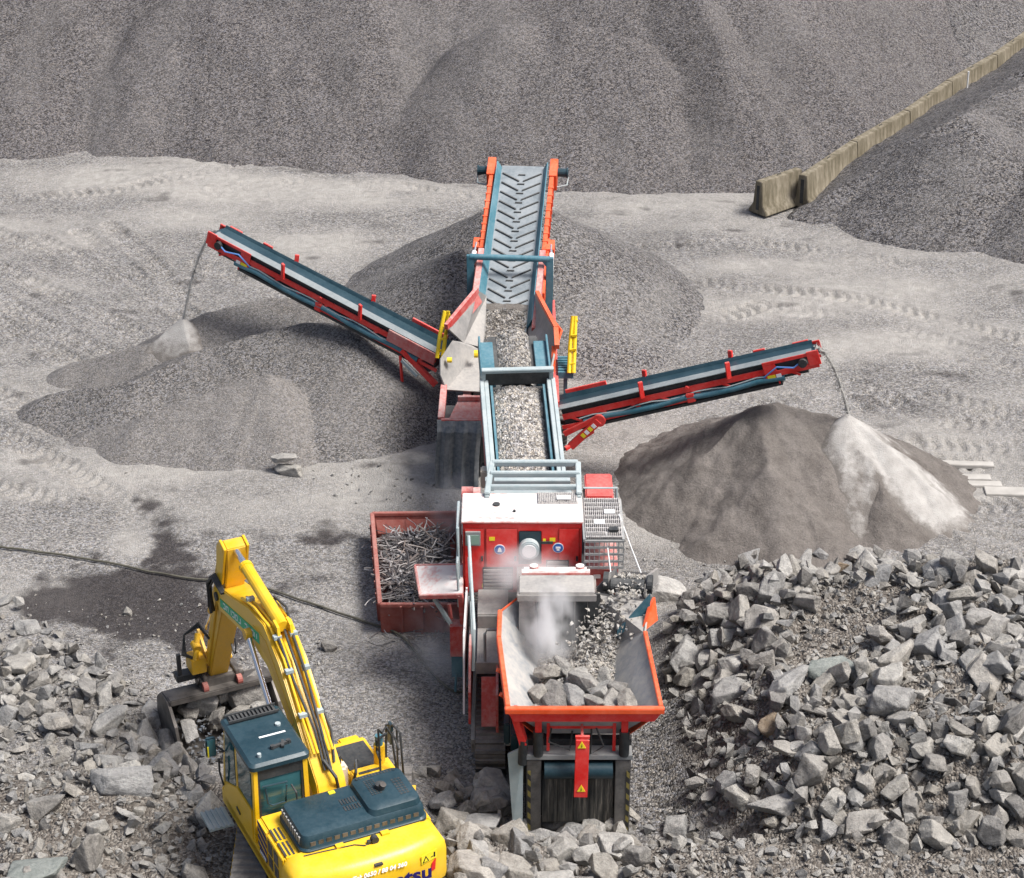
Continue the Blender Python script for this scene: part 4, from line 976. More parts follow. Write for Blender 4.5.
for t in (1.4, 3.2):
    for s_ in (-1, 1): m.beam(DC.p(t, s_ * .6, -.3), DC.p(t, s_ * .6, -.3) + Vector((0, -.5, -1.6)), .1, .1)
part(m, 'conveyor_leg', 'dark', dc)
mound(DC, .1, 3.72, .56, .16, 'crushed_gravel', M['gr_light'], 'pale crushed gravel carried on the short discharge belt of the crusher', .004, 60, 16, .06)
mound(DC, 3.85, DC.L + .1, .40, .20, 'crushed_gravel', M['gr_belt'], 'narrow ridge of gravel at the head of the crusher discharge belt', .004, 24, 14, .05)
# load in the hopper
hr = np.random.RandomState(5)
def hopper_bed(X, Y):
    f = (Y - 34.2) / 3.1
    return 2.22 + .30 * np.exp(-((X - 1.35 - .55 * (Y - 36)) / .75) ** 2) * S((Y - 33.9) / .8) + .30 * S((X - 1.5) / .5) * S((Y - 36.3) / .8) + .10 * S((35.4 - Y)) + .65 * S((34.35 - Y) / .65) + fbm(X * 2, Y * 2, 4) * .22
o = grid_obj('crushed_gravel', np.arange(.25, 2.4, .035), np.arange(34.0, 37.4, .035), hopper_bed, M['gr_light'], None, None, (1.2, 36, 2.2))
def inside_hopper(X, Y, Z):
    z = Z - 2.12; lo = .60 - .40 * np.clip(z, 0, 1.2); hi = 1.85 + .30 * (37.3 - Y) / 3.1 + .55 * np.clip(z, 0, 1.2); return (X > lo) & (X < hi)
bpy.data.objects.remove(o)
o = grid_obj('crushed_gravel', np.arange(.1, 2.7, .035), np.arange(33.7, 37.45, .035), hopper_bed, M['gr_light'], None, inside_hopper, (1.2, 36, 2.2))
tag(o, 'pale gravel bed lying in the feed hopper of the crusher', 'gravel', kind='stuff')
peb = []
for _ in range(900):
    x, y = hr.uniform(.7, 2.35), hr.uniform(35.4, 37.3); z = float(hopper_bed(np.array([x]), np.array([y]))[0])
    if bool(inside_hopper(np.array([x]), np.array([y]), np.array([z]))[0]): peb.append((x, y, z + .02, hr.uniform(.05, .12)))
for i in range(520):    # trail from the return conveyor down the right wall
    t = hr.rand() ** .9; a = P(630, 585, 3.5); b = P(585, 655, 2.55); p = a.lerp(b, t); sp_ = .16 + .1 * math.sin(t * 3.1)
    p = p + Vector((hr.randn() * sp_, hr.randn() * sp_ * 1.1, .06 + hr.rand() * .08)); peb.append((p.x, p.y, p.z, hr.uniform(.05, .125)))
for i in range(120):
    p = RV.p(RV.L - hr.rand() * 1.2, hr.uniform(-.28, .28), .05); peb.append((p.x, p.y, p.z, hr.uniform(.05, .11)))
stuff_mesh('pebbles', peb, M['pebble'], 'pale pebbles sliding from the return conveyor into the feed hopper', 'gravel')
for px, py, s_, zz in ((549, 672, .52, 2.62), (577, 676, .40, 2.66), (556, 690, .36, 2.62), (584, 682, .46, 2.7), (600, 690, .40, 2.66), (573, 697, .48, 2.62), (592, 702, .36, 2.6), (612, 699, .44, 2.7), (553, 702, .40, 2.62), (618, 688, .3, 2.75), (565, 668, .3, 2.7), (538, 694, .3, 2.66), (604, 676, .3, 2.68), (628, 704, .3, 2.8)):
    rock_obj(P(px, py, zz), s_ * 1.3, hr, 'grey rock lying in the feed hopper of the crusher', 'rocks in the feed hopper', .3)
# ------------------------------------------------------------------ the screener
SC = Vector((0, 52, 0)); sc_ = empty('mobile_screener', SC)
tag(sc_, 'red mobile screening plant with three belt conveyors reaching left, right and backwards', 'screener')
def sp(m, name, mat, parent=sc_, **kw): return m.build(name, M[mat], parent, SC, **kw)
m = MB(); m.box(-1.15, 1.1, 48.6, 56.5, .55, 1.3); m.box(-1.0, .95, 49.6, 55.5, 1.3, 2.2); sp(m, 'chassis', 'dark')
for x0, x1 in ((-1.5, -1.0), (.95, 1.45)): sp(track_mb(x0, x1, 50.5, 54.5, .85), 'crawler_track', 'steel')
m = MB(); m.box(-1.25, -1.05, 49.2, 55.5, 1.2, 2.1); sp(m, 'side_beam', 'red_dusty'); m = MB(); m.box(1.0, 1.2, 49.0, 55.5, 1.2, 2.1); sp(m, 'side_beam', 'red')
# feed hopper wings
hp = empty('feed_hopper', (0, 0, 0)); hp.parent = sc_
m = MB(); m.plate([P(446, 327, 3.55), P(477, 290, 3.85), P(486, 296, 3.2), P(463, 343, 2.95)], .05); m.plate([P(463, 343, 2.95), P(486, 296, 3.2), P(485, 330, 2.75), P(482, 348, 2.6)], .05); sp(m, 'hopper_wing', 'dustplate', hp)
m = MB(); m.beam(P(446, 327, 3.6), P(477, 290, 3.9), .10, .16); m.plate([P(447, 325, 3.61), P(476, 291, 3.88), P(482, 302, 3.5), P(458, 331, 3.25)], .02); sp(m, 'wing_rim', 'red_dusty', hp)
m = MB(); m.plate([P(440, 359, 2.95), P(452, 341, 3.15), P(466, 343, 2.9), P(479, 350, 2.6), P(479, 392, 2.2), P(446, 390, 2.2), P(440, 375, 2.6)], .05); sp(m, 'hopper_wing', 'dustplate', hp)
m = MB(); m.plate([P(527, 307, 2.85), P(536, 294, 3.4), P(554, 329, 3.55), P(556, 346, 3.3), P(530, 342, 2.65)], .05); m.plate([P(530, 342, 2.65), P(556, 346, 3.3), P(552, 366, 2.95), P(541, 360, 2.6)], .05); sp(m, 'hopper_wing', 'dustplate', hp)
m = MB(); m.beam(P(537, 293, 3.44), P(556, 329, 3.6), .10, .14); m.beam(P(556, 329, 3.6), P(557, 347, 3.35), .12, .16); m.beam(P(554, 346, 3.3), P(553, 372, 2.7), .10, .2); m.plate([P(545, 308, 3.5), P(562, 330, 3.5), P(557, 345, 3.2)], .06); sp(m, 'wing_rim', 'orange', hp)
m = MB(); m.beam(P(540, 300, 3.4), P(548, 318, 3.3), .06, .06); m.cyl(P(447, 360, 2.9), P(452, 360, 2.9), .07, 10); m.cyl(P(474, 354, 2.8), P(478, 354, 2.8), .1, 10); sp(m, 'yellow_bracket', 'railyellow', hp)
m = MB(); m.plate([P(484, 346, 2.55), P(528, 346, 2.55), P(531, 312, 2.85), P(483, 312, 2.85)], .06); sp(m, 'hopper_floor', 'rubber', hp)
# lower left: red post, red shelf, dusty rubber skirt
m = MB(); m.beam(P(441, 420, 1.9), P(444, 387, 2.25), .16, .2); m.beam(P(441, 421, 1.9), P(482, 421, 1.9), .12, .12); sp(m, 'corner_post', 'red_dusty', bevel=.01)
m = MB(); m.plate([P(449, 419, 1.95), P(482, 419, 1.95), P(482, 399, 2.3), P(459, 399, 2.3)], .05); m.beam(P(458, 398, 2.35), P(482, 398, 2.35), .1, .1); sp(m, 'chute_tray', 'red_dusty')
m = MB(); n_ = 10; a0, b0 = P(437, 423, 1.95), P(481, 423, 1.95)
lst = []
for i in range(n_ + 1):
    t = i / n_; p = a0.lerp(b0, t); wv_ = .05 * math.sin(i * 1.9); lst.append((p + Vector((0, .18, 0)), p + Vector((0, wv_ - .05, -.25)), Vector((p.x - .06, p.y + wv_ - .02, .95)), Vector((p.x - .08, p.y + wv_ * 1.5, .12))))
for r0, r1 in zip(lst[:-1], lst[1:]):
    for j in range(3): m.plate([r0[j], r1[j], r1[j + 1], r0[j + 1]], .02)
sp(m, 'rubber_skirt', 'skirt')
m = MB(); m.box(a0.x + .1, b0.x, a0.y + .25, a0.y + 1.2, .3, 1.85); sp(m, 'under_frame', 'dark')
# yellow guard rails
m = MB()
for dx in (0, .14): m.tube([P(437 + dx * 40, 358, 2.55), P(440 + dx * 40, 335, 3.1), P(445 + dx * 22, 311, 3.7)], .055, 8)
for f in (.15, .4, .65, .9): a = P(437, 358, 2.55).lerp(P(445, 311, 3.7), f); m.beam(a, a + Vector((.16, 0, .02)), .04, .06)
sp(m, 'guard_rail', 'railyellow', smooth=True)
m = MB()
for dx in (0, .12): m.tube([P(569 + dx * 38, 373, 2.2), P(570 + dx * 38, 345, 2.8), P(573 + dx * 20, 316, 3.5)], .055, 8)
for f in (.15, .4, .65, .9): a = P(569, 373, 2.2).lerp(P(573, 316, 3.5), f); m.beam(a, a + Vector((.14, 0, .02)), .04, .06)
sp(m, 'guard_rail', 'railyellow', smooth=True)
m = MB(); c0 = P(558, 374, 2.15); m.box(c0.x, c0.x + .4, c0.y, c0.y + 1.0, 2.02, 2.2)
for i in range(6): m.box(c0.x + .02, c0.x + .38, c0.y + .08 + i * .15, c0.y + .16 + i * .15, 2.203, 2.24)
m.box(c0.x + .15, c0.x + .25, c0.y + .1, c0.y + .2, 1.2, 2.02); sp(m, 'side_platform', 'teal')
# --- tail conveyor with chevron belt
TC = CF(Vector((-.26, 51.6, 2.55)), Vector((.31, 58.25, 5.02)))
tc = empty('tail_conveyor', (0, 0, 0)); tc.parent = sc_
m = MB(); TC.blk(m, -.4, TC.L, -.60, .60, -.05, 0); m.cyl(TC.p(TC.L, -.6, -.2), TC.p(TC.L, .6, -.2), .2, 20); TC.blk(m, 0, TC.L, -.55, .55, -.42, -.38); bt = sp(m, 'belt', 'chevbelt', tc)
m = MB(); t = .9
while t < TC.L + .0:
    for s_ in (-1, 1):
        a, b = TC.p(t, s_ * .06, .022), TC.p(t + .34, s_ * .55, .022)
        if t + .34 < TC.L + .05: m.beam(a, b, .035, .035, TC.n)
    m.beam(TC.p(t - .12, -.1, .02), TC.p(t - .12, .1, .02), .03, .03, TC.n)
    t += .40
sp(m, 'chevron_cleats', 'rubber', bt)
m = MB()
for s_ in (-1, 1):
    for t0, t1 in ((.6, TC.L),): m.hexa([TC.p(t0, s_ * .60, .0), TC.p(t0, s_ * .74, .30), TC.p(t0, s_ * .77, .30), TC.p(t0, s_ * .63, -.05), TC.p(t1, s_ * .60, .0), TC.p(t1, s_ * .70, .22), TC.p(t1, s_ * .73, .22), TC.p(t1, s_ * .63, -.05)])
sp(m, 'side_skirt', 'teal', tc)
tg = 2.55   # gantry station along the belt
m = MB()
for s_ in (-1, 1):
    TC.blk(m, tg + .7, TC.L + .1, *sorted((s_ * .80, s_ * .92)), -.38, .12); TC.blk(m, tg - .6, tg + 1.6, *sorted((s_ * .84, s_ * .98)), -.45, .0)
    for i in range(9): TC.blk(m, tg + 1.0 + i * .32, tg + 1.06 + i * .32, *sorted((s_ * .79, s_ * .95)), -.3, .14)
    TC.blk(m, TC.L - .5, TC.L + .25, *sorted((s_ * .78, s_ * 1.0)), -.4, .16); TC.blk(m, tg + 1.1, tg + 1.5, *sorted((s_ * .90, s_ * 1.12)), -.35, .05)
sp(m, 'conveyor_frame', 'orange', tc, bevel=.01)
m = MB()
for s_ in (-1, 1): TC.blk(m, .3, tg + .8, *sorted((s_ * .76, s_ * .92)), -.42, .30)
sp(m, 'lower_side_plate', 'red_dusty', tc, bevel=.01)
for s_ in (-1, 1):
    m = MB(); m.cyl(TC.p(tg + .1, s_ * 1.1, -.02), TC.p(tg + .95, s_ * 1.06, .0), .075, 12); cy_ = sp(m, 'lift_cylinder', 'white', tc, smooth=True)
    m = MB(); m.cyl(TC.p(tg + .9, s_ * 1.06, .0), TC.p(tg + 1.3, s_ * 1.03, .02), .045, 10); sp(m, 'cylinder_rod', 'chrome', cy_, smooth=True)
    m = MB(); m.cyl(TC.p(TC.L - .05, s_ * 1.0, -.1), TC.p(TC.L - .05, s_ * 1.26, -.1), .12, 14); m.cyl(TC.p(TC.L - .05, s_ * 1.26, -.1), TC.p(TC.L - .05, s_ * 1.30, -.1), .15, 14); sp(m, 'drum_motor', 'darkteal', tc)
    m = MB(); m.tube([TC.p(TC.L, s_ * 1.02, -.2), TC.p(TC.L - .1, s_ * 1.3, -.25), TC.p(TC.L - .35, s_ * 1.28, -.3), TC.p(TC.L - .45, s_ * 1.0, -.3)], .022, 6); sp(m, 'motor_guard', 'palesteel', tc, smooth=True)
m = MB()
zb = TC.p(tg, 0, 0).z + .55; ga, gb = TC.p(tg, -1.08, 0), TC.p(tg, 1.08, 0)
m.cyl((ga.x, ga.y, zb), (gb.x, gb.y, zb), .085, 12); sp(m, 'gantry_beam', 'teal', tc, smooth=True)
for g_, s_ in ((ga, -1), (gb, 1)):
    m = MB(); m.beam((g_.x, g_.y, zb + .05), (g_.x - .02 * s_, g_.y - .05, 1.3), .2, .14); m.plate([(g_.x, g_.y - .02, zb), (g_.x - .25 * s_, g_.y - .02, zb), (g_.x, g_.y - .02, zb - .35)], .05); sp(m, 'gantry_leg', 'teal', tc, bevel=.012)
m = MB()
for t in (4.6,):
    for s_ in (-1, 1): m.beam(TC.p(t, s_ * .8, -.4), TC.p(2.0, s_ * .75, -1.2), .1, .12)
sp(m, 'support_brace', 'dark', tc)
mound(TC, -.35, 1.15, .58, .14, 'gravel', M['gr_belt'], 'dark gravel filling the feed hopper of the screener', .01, 30, 16, .08)
mound(TC, .95, 1.45, .58, .04, 'stone_dust', M['powder'], 'pale dust spilled at the lower end of the chevron belt', .012, 10, 12, .03)

# --- side conveyors
def side_conveyor(a, b, near, labelseed):
    cf = CF(a, b); L = cf.L; base_p = cf.p
    cf.p = lambda t, u, w_: base_p(t, u * .58, w_ * (1.25 if w_ < 0 else .8))
    rt = empty('side_conveyor', (0, 0, 0)); rt.parent = sc_
    U = lambda u0, u1: sorted((near * u0, near * u1))
    m = MB(); cf.blk(m, 0, L, *U(-.42, .14), 0, .03); m.hexa([cf.p(0, near * -.42, .0), cf.p(0, near * -.55, .14), cf.p(0, near * -.55, .17), cf.p(0, near * -.42, .03), cf.p(L, near * -.42, .0), cf.p(L, near * -.52, .08), cf.p(L, near * -.52, .11), cf.p(L, near * -.42, .03)])
    m.cyl(cf.p(L, -.42, -.12), cf.p(L, .42, -.12), .14, 18); bl = sp(m, 'belt', 'darkteal', rt)
    m = MB(); m.hexa([cf.p(0, near * .14, .0), cf.p(0, near * .50, -.02), cf.p(0, near * .52, .0), cf.p(0, near * .14, .035), cf.p(L, near * .14, .0), cf.p(L, near * .50, -.02), cf.p(L, near * .52, .0), cf.p(L, near * .14, .035)]); sp(m, 'pale_belt_edge', 'beltedge', bl)  # near strip of the belt, in a paler grey than the rest
    m = MB(); cf.blk(m, .1, L - .2, -.36, .36, -.42, -.06); sp(m, 'inner_frame', 'dark', rt)
    for s_ in (-1, 1):
        m = MB(); cf.blk(m, .1, L - 1.0, *sorted((s_ * .40, s_ * .46)), -.26, -.14); cf.blk(m, .0, L * .5, *sorted((s_ * .40, s_ * .47)), -.46, -.38)
        for i in range(int(L / .8)): m.beam(cf.p(.3 + i * .8, s_ * .43, -.24), cf.p(.65 + i * .8, s_ * .43, -.42), .04, .05)
        sp(m, 'frame_rail', 'red', rt)
    m = MB(); m.tube([cf.p(.6 + (L - 1.4) * i / 8, near * .42, -.40 + (.04 if i % 3 == 1 else 0)) for i in range(9)], .085, 10); sp(m, 'return_belt_guard', 'teal', rt, smooth=True)
    m = MB(); m.tube([cf.p(.5 + (L - 1.2) * i / 14, near * .49, -.30 + .03 * math.sin(i * 1.7)) for i in range(15)], .018, 6); sp(m, 'hydraulic_line', 'palesteel', rt, smooth=True)
    m = MB(); cf.blk(m, .2, L - .9, -.38, .40, -.56, -.50); sp(m, 'under_tray', 'dark', rt)
    for f in (.34, .68):
        for s_ in (-1, 1):
            m = MB(); m.beam(cf.p(L * f, s_ * .56, -.15), cf.p(L * f + .08, s_ * .62, .34), .07, .12); sp(m, 'skirt_bracket', 'red', rt, bevel=.01)
    m = MB(); cf.blk(m, L * .5, L * .5 + .22, *U(.38, .56), -.48, -.28); m.cyl(cf.p(L * .5 + .1, near * .5, -.15), cf.p(L * .5 + .1, near * .58, -.15), .07, 10); sp(m, 'hinge_bracket', 'red', rt, bevel=.02)
    for s_ in (-1, 1):
        m = MB(); cf.blk(m, L - 1.25, L + .12, *sorted((s_ * .48, s_ * .53)), -.06, .02); cf.blk(m, L - .97, L - .93, *sorted((s_ * .485, s_ * .525)), -.5, 0); cf.blk(m, L - 1.25, L - .95, *sorted((s_ * .48, s_ * .53)), -.42, -.06); cf.blk(m, L - 1.0, L + .12, *sorted((s_ * .48, s_ * .53)), -.33, -.21); cf.blk(m, L - .12, L + .18, *sorted((s_ * .48, s_ * .56)), -.27, .06)
        hd_ = sp(m, 'head_plate', 'red', rt, bevel=.008)
        if s_ == near:
            m = MB(); m.cyl(cf.p(L - .25, near * .54, -.15), cf.p(L - .25, near * .72, -.15), .11, 14); sp(m, 'drum_motor', 'dark', hd_)
            m = MB(); m.tube([cf.p(L - .25, near * .66, -.1), cf.p(L - .5, near * .66, -.2), cf.p(L - .9, near * .6, -.12), cf.p(L - 1.3, near * .5, -.3)], .022, 6); sp(m, 'motor_hose', 'bluehose', hd_, smooth=True)
            m = MB(); cf.blk(m, L - 1.2, L - 1.0, *sorted((near * .532, near * .54)), -.40, -.28); sp(m, 'decal', 'stickeryel', hd_)
            m = MB(); cf.blk(m, L - .98, L - .85, *sorted((near * .532, near * .54)), -.40, -.28); sp(m, 'decal', 'whitetext', hd_)
    for t0, t1, w0, w1 in ((L - .5, L - .1, .02, .12), (L - 1.5, L - 1.2, .06, .16), (.2, 1.3, .1, .28)): m = MB(); cf.blk(m, t0, t1, *U(-.66, -.56), w0, w1); sp(m, 'far_skirt_clamp', 'red', rt, bevel=.008)
    return cf, rt
lcf, lrt = side_conveyor(Vector((-1.75, 51.85, 2.2)), Vector((-8.0, 55.0, 4.35)), -1, 0)
m = MB(); m.beam(lcf.p(1.1, -.48, -.35), lcf.p(-.1, -.45, -.75), .12, .16); sp(m, 'lift_cylinder', 'red', lrt, bevel=.01)
m = MB(); m.beam(lcf.p(1.0, -.6, -.55), lcf.p(.45, -.58, -.72), .08, .08); sp(m, 'cylinder_sleeve', 'palesteel', lrt)
m = MB(); a = lcf.p(1.1, -.5, -.5); m.tube([a, a + Vector((.02, 0, -.5)), a + Vector((.05, -.02, -1.1))], .045, 6); sp(m, 'tie_strap', 'red', lrt, smooth=True)
m = MB(); lcf.blk(m, .1, 1.6, -.58, -.50, -.30, -.02); sp(m, 'root_plate', 'red_dusty', lrt, bevel=.01)
rcf, rrt = side_conveyor(Vector((1.17, 49.2, 1.9)), Vector((7.35, 48.0, 4.05)), 1, 1)
m = MB(); m.beam(rcf.p(.05, .55, -.85), rcf.p(1.0, .55, -.42), .12, .2); m.cyl(rcf.p(1.0, .45, -.42), rcf.p(1.0, .62, -.42), .17, 14); m.beam(rcf.p(.0, .52, -.55), rcf.p(1.0, .52, -.35), .10, .14); ac = sp(m, 'lift_arm', 'red', rrt, bevel=.012)
for i, mt_ in enumerate(('stickeryel', 'whitetext', 'stickeryel', 'whitetext')):
    f = .42 + i * .12; a = rcf.p(.05, .55, -.85).lerp(rcf.p(1.0, .55, -.42), f); b = rcf.p(.05, .55, -.85).lerp(rcf.p(1.0, .55, -.42), f + .09)
    m = MB(); off_ = rcf.s * .062; m.beam(a + off_, b + off_, .01, .12); sp(m, 'decal', mt_, ac)
m = MB(); m.beam(P(565, 449, .9), P(593, 431, 1.1), .10, .10); sp(m, 'jack_bar', 'red', rrt, bevel=.01)
m = MB(); m.beam(rcf.p(.3, 0, -.5), Vector((1.2, 50.3, .9)), .12, .12); m.beam(P(565, 449, .9), Vector((1.0, 49.6, .95)), .1, .1); sp(m, 'brace', 'dark', rrt)

# --- falling material
def stream(name, a, b, v0, r0, r1, label, n=700, seed=1):
    rs_ = np.random.RandomState(seed); a, b = Vector(a), Vector(b); pts_ = []
    for i in range(17):
        t = i / 16; f = v0 * t + (1 - v0) * t          # sideways travel is even in time, the fall is quadratic
        tt = t; pts_.append(Vector((a.x + (b.x - a.x) * tt, a.y + (b.y - a.y) * tt, a.z + (b.z - a.z) * (.22 * tt + .78 * tt * tt))))
    m = MB(); m.tube(pts_, r0 * .4, 8, r1 * .5); o = m.build(name, M['fallstream'], None, None, 0, True)
    bm = bmesh.new(); bm.from_mesh(o.data)
    vs_, fs_, k0 = [], [], 0
    for _ in range(n):
        t = rs_.rand(); i = min(15, int(t * 16)); p = pts_[i].lerp(pts_[i + 1], t * 16 - i); r_ = (r0 + (r1 - r0) * t)
        v, f = SMALL[rs_.randint(len(SMALL))]; q = np.array(p[:]) + rs_.randn(3) * r_ * (.6 + .5 * t)
        s_ = rs_.uniform(.02, .05)
        bv = [bm.verts.new(w_ * s_ + q) for w_ in v]
        for g_ in f: bm.faces.new([bv[j] for j in g_])
    bm.to_mesh(o.data); bm.free()
    return tag(o, label, 'falling gravel', kind='stuff')
stream('falling_gravel', rcf.p(rcf.L + .1, .05, .02), pk + Vector((.02, .05, -.05)), .5, .07, .075, 'thin curved stream of stone dust falling off the right conveyor', 700, 1)
stream('falling_gravel', lcf.p(lcf.L + .1, -.05, .02), lk + Vector((.05, 0, -.05)), .5, .07, .07, 'thin stream of stone dust falling off the left conveyor', 500, 2)
# grey rubber strip lying along the left pile
pp = [P(322, 308, 2.1), P(345, 322, 2.05), P(368, 340, 1.55), P(392, 358, 1.05), P(412, 371, .75), P(436, 375, .8), P(446, 374, .9)]
m = MB(); sm_ = []
for i in range(len(pp) - 1):
    for j in range(4): sm_.append(pp[i].lerp(pp[i + 1], j / 4))
sm_.append(pp[-1])
for a, b in zip(sm_[:-1], sm_[1:]): m.beam(a, b, .16, .10)
o = m.build('rubber_strip', M['rubberdust'], None, Vector(pp[2])); o.location = pp[2]
tag(o, 'long grey rubber strip lying along the edge of the left gravel pile', 'rubber strip')

# ------------------------------------------------------------------ scrap container
cA, cB, cC, cD = P(372, 514, .78), P(457, 513, .78), P(464, 605, .78), P(380, 605, .78)      # rim, back-left first
cz = .02; cen = (cA + cB + cC + cD) / 4; cen.z = 0
bn = empty('scrap_container', cen); tag(bn, 'faded red open steel container filled with scrap wire beside the crusher', 'container')
def bp(m, name, mat, parent=bn, **kw): return m.build(name, M[mat], parent, cen, **kw)
def low(p, k=.04): q = p.lerp(Vector((cen.x, cen.y, p.z)), k); q.z = cz; return q
for nm, a, b in (('side_wall', cD, cA), ('side_wall', cB, cC), ('end_wall', cA, cB), ('end_wall', cC, cD)):
    m = MB(); m.plate([a, b, low(b), low(a)], .05)
    d = b - a
    for i in range(1, int(d.length / .6) + 1):
        f = i / (int(d.length / .6) + 1); q = a.lerp(b, f); q2 = low(a).lerp(low(b), f); out = Vector((d.y, -d.x, 0)).normalized() * .05
        if (q + out - cen).length < (q - cen).length: out = -out
        m.beam(q + out, q2 + out, .07, .05, d)
    wl_ = bp(m, nm, 'bin')
    m = MB(); m.beam(a, b, .10, .09); bp(m, 'rim', 'bin', wl_, bevel=.012)
m = MB(); m.plate([low(cA), low(cB), low(cC), low(cD)], .05); bp(m, 'floor', 'bin')
m = MB(); m.plate([cA + Vector((.1, -.12, -.1)), cB + Vector((-.1, -.12, -.1)), low(cB) + Vector((-.1, -.15, .35)), low(cA) + Vector((.1, -.15, .35))], .02); bp(m, 'rusty_lining', 'bin')
ss = np.random.RandomState(9)
m = MB()
def wire(m, c_, ln, r_, flat=.25):
    th = ss.rand() * 6.28; p = Vector(c_); d = Vector((math.cos(th), math.sin(th), ss.randn() * flat)); ps = [p]
    bend = ss.randn(3) * .55
    for _ in range(5):
        d = (d + Vector(bend) * .35 + Vector(ss.randn(3)) * .18); d.z *= .6; d.normalize(); p = p + d * ln / 5; ps.append(p)
    m.tube(ps, r_, 4)
def in_bin(u, v, z, k=.10):
    u = k + (1 - 2 * k) * u; v = k * .6 + (1 - k * 1.2) * v
    q = (cD.lerp(cC, u)).lerp(cA.lerp(cB, u), v); return Vector((q.x, q.y, z))
for i in range(1250):
    u, v = ss.rand(), ss.rand(); hgt = .60 + .12 * math.sin(v * 5 + u * 3) + ss.rand() * .14
    q = in_bin(u * .9 + .02, v * .93, hgt - .12, .13); wire(m, q, ss.uniform(.25, .75), ss.uniform(.009, .022))
for i in range(46):
    q = in_bin(ss.rand() * .9, ss.rand() * .9, .62, .14); th = ss.rand() * 3.14; d = Vector((math.cos(th), math.sin(th), ss.randn() * .2)) * ss.uniform(.1, .3); m.beam(q - d, q + d, ss.uniform(.02, .06), .015)
o = m.build('scrap_metal', M['scrap'], None, cen); o.location = cen; tag(o, 'tangled scrap wire and rebar filling the red container', 'scrap metal', kind='stuff')
m = MB(); m.plate([in_bin(0, 0, .45), in_bin(1, 0, .45), in_bin(1, .94, .45), in_bin(0, .94, .45)], .05); o = m.build('scrap_fines', M['rubber'], None, cen); o.location = cen; tag(o, 'dark fines under the scrap wire in the red container', 'scrap metal', kind='stuff')
m = MB()
for i in range(130):
    px, py = ss.normal(430, 22), ss.normal(642, 15)
    if 375 < px < 470 and 612 < py < 680: q = P(px, py, .05); q.z = gh(q.x, q.y) + .03; wire(m, q, ss.uniform(.2, .6), ss.uniform(.007, .014), .05)
o = m.build('scrap_metal', M['scrap'], None, P(430, 642, 0)); o.location = P(430, 642, 0); tag(o, 'loose wire scraps lying on the ground in front of the red container', 'scrap metal', kind='stuff')

# ------------------------------------------------------------------ cable across the yard
cp = [(-30, 545), (0, 548), (60, 555), (110, 563), (150, 572), (190, 579), (222, 581), (250, 585), (285, 595), (320, 606), (360, 620), (395, 633), (412, 648), (428, 668), (445, 686), (456, 692), (466, 690), (474, 676), (472, 660)]
cpts = []
for i in range(len(cp) - 1):
    for j in range(6):
        f = j / 6; p0 = cp[max(0, i - 1)]; p1 = cp[i]; p2 = cp[i + 1]; p3 = cp[min(len(cp) - 1, i + 2)]
        cr_ = [.5 * ((2 * p1[q]) + (-p0[q] + p2[q]) * f + (2 * p0[q] - 5 * p1[q] + 4 * p2[q] - p3[q]) * f * f + (-p0[q] + 3 * p1[q] - 3 * p2[q] + p3[q]) * f ** 3) for q in (0, 1)]
        w_ = P(cr_[0], cr_[1], .05); w_.z = gh(w_.x, w_.y) + .06; cpts.append(w_)
m = MB(); m.tube(cpts, .027, 8); o = m.build('cable', M['cable'], None, cpts[40], 0, True); o.location = cpts[40]
tag(o, 'long dark cable snaking across the yard from the left edge to the crusher', 'cable')
# ------------------------------------------------------------------ the excavator (local frame: x right, y forward)
EX = empty('excavator', (-3.43, 31.62, .95), R(25.5)); EX.scale = (1.05, 1.05, 1.0)
tag(EX, 'yellow crawler excavator with a dark roofed cab lifting rocks in its bucket', 'excavator')
def ep(m, name, mat, parent=EX, **kw): return m.build(name, M[mat], parent, None, **kw)
for x0, x1 in ((-1.5, -.9), (.9, 1.5)):
    t = ep(track_mb(x0, x1, -2.15, 2.15, .9, 0, .19, .04), 'crawler_track', 'steel'); t.rotation_euler = (0, 0, -R(24))
    m = MB(); m.box(x0 + (0.62 if x0 > 0 else -.06) - (.06 if x0 > 0 else 0), x0 + (0.62 if x0 > 0 else -.06) + .05, -1.7, 1.7, .28, .62); ep(m, 'track_frame', 'yellow_worn', t)
m = MB(); m.box(-.9, .9, -1.0, 1.0, .35, .95); m.cyl((0, 0, .9), (0, 0, 1.08), .62, 28); ep(m, 'undercarriage', 'dark')
# revolving frame
m = MB(); m.box(-1.32, 1.32, -1.75, 1.35, 1.08, 1.26); m.box(-1.32, -1.26, -1.8, 1.5, 1.0, 1.34); m.box(1.26, 1.32, -1.8, 1.5, 1.0, 1.34); m.box(-.28, .62, -.3, 1.45, 1.26, 1.5)
ep(m, 'revolving_frame', 'yellow', bevel=.02)
# counterweight: curved plan, rounded top edge
def cw_ring(k_, z):      # k_ shrink
    pts_ = []
    for i in range(25):
        a = -1 + 2 * i / 24; x = a * (1.36 - k_); y = -2.46 + .26 * abs(a) ** 2.6 + k_
        pts_.append((x, y, z))
    pts_ += [(1.36 - k_, -1.72, z), (-(1.36 - k_), -1.72, z)]
    return pts_
rings = [cw_ring(.10, 1.0), cw_ring(.02, 1.08), cw_ring(0, 1.2), cw_ring(0, 1.72), cw_ring(.02, 1.86), cw_ring(.07, 1.96), cw_ring(.16, 2.03), cw_ring(.30, 2.07)]
m = MB(); n_ = len(rings[0]); m._add([p for r_ in rings for p in r_], [tuple(range(n_)), tuple(range((len(rings) - 1) * n_, len(rings) * n_))] + [(i * n_ + j, i * n_ + (j + 1) % n_, (i + 1) * n_ + (j + 1) % n_, (i + 1) * n_ + j) for i in range(len(rings) - 1) for j in range(n_)])
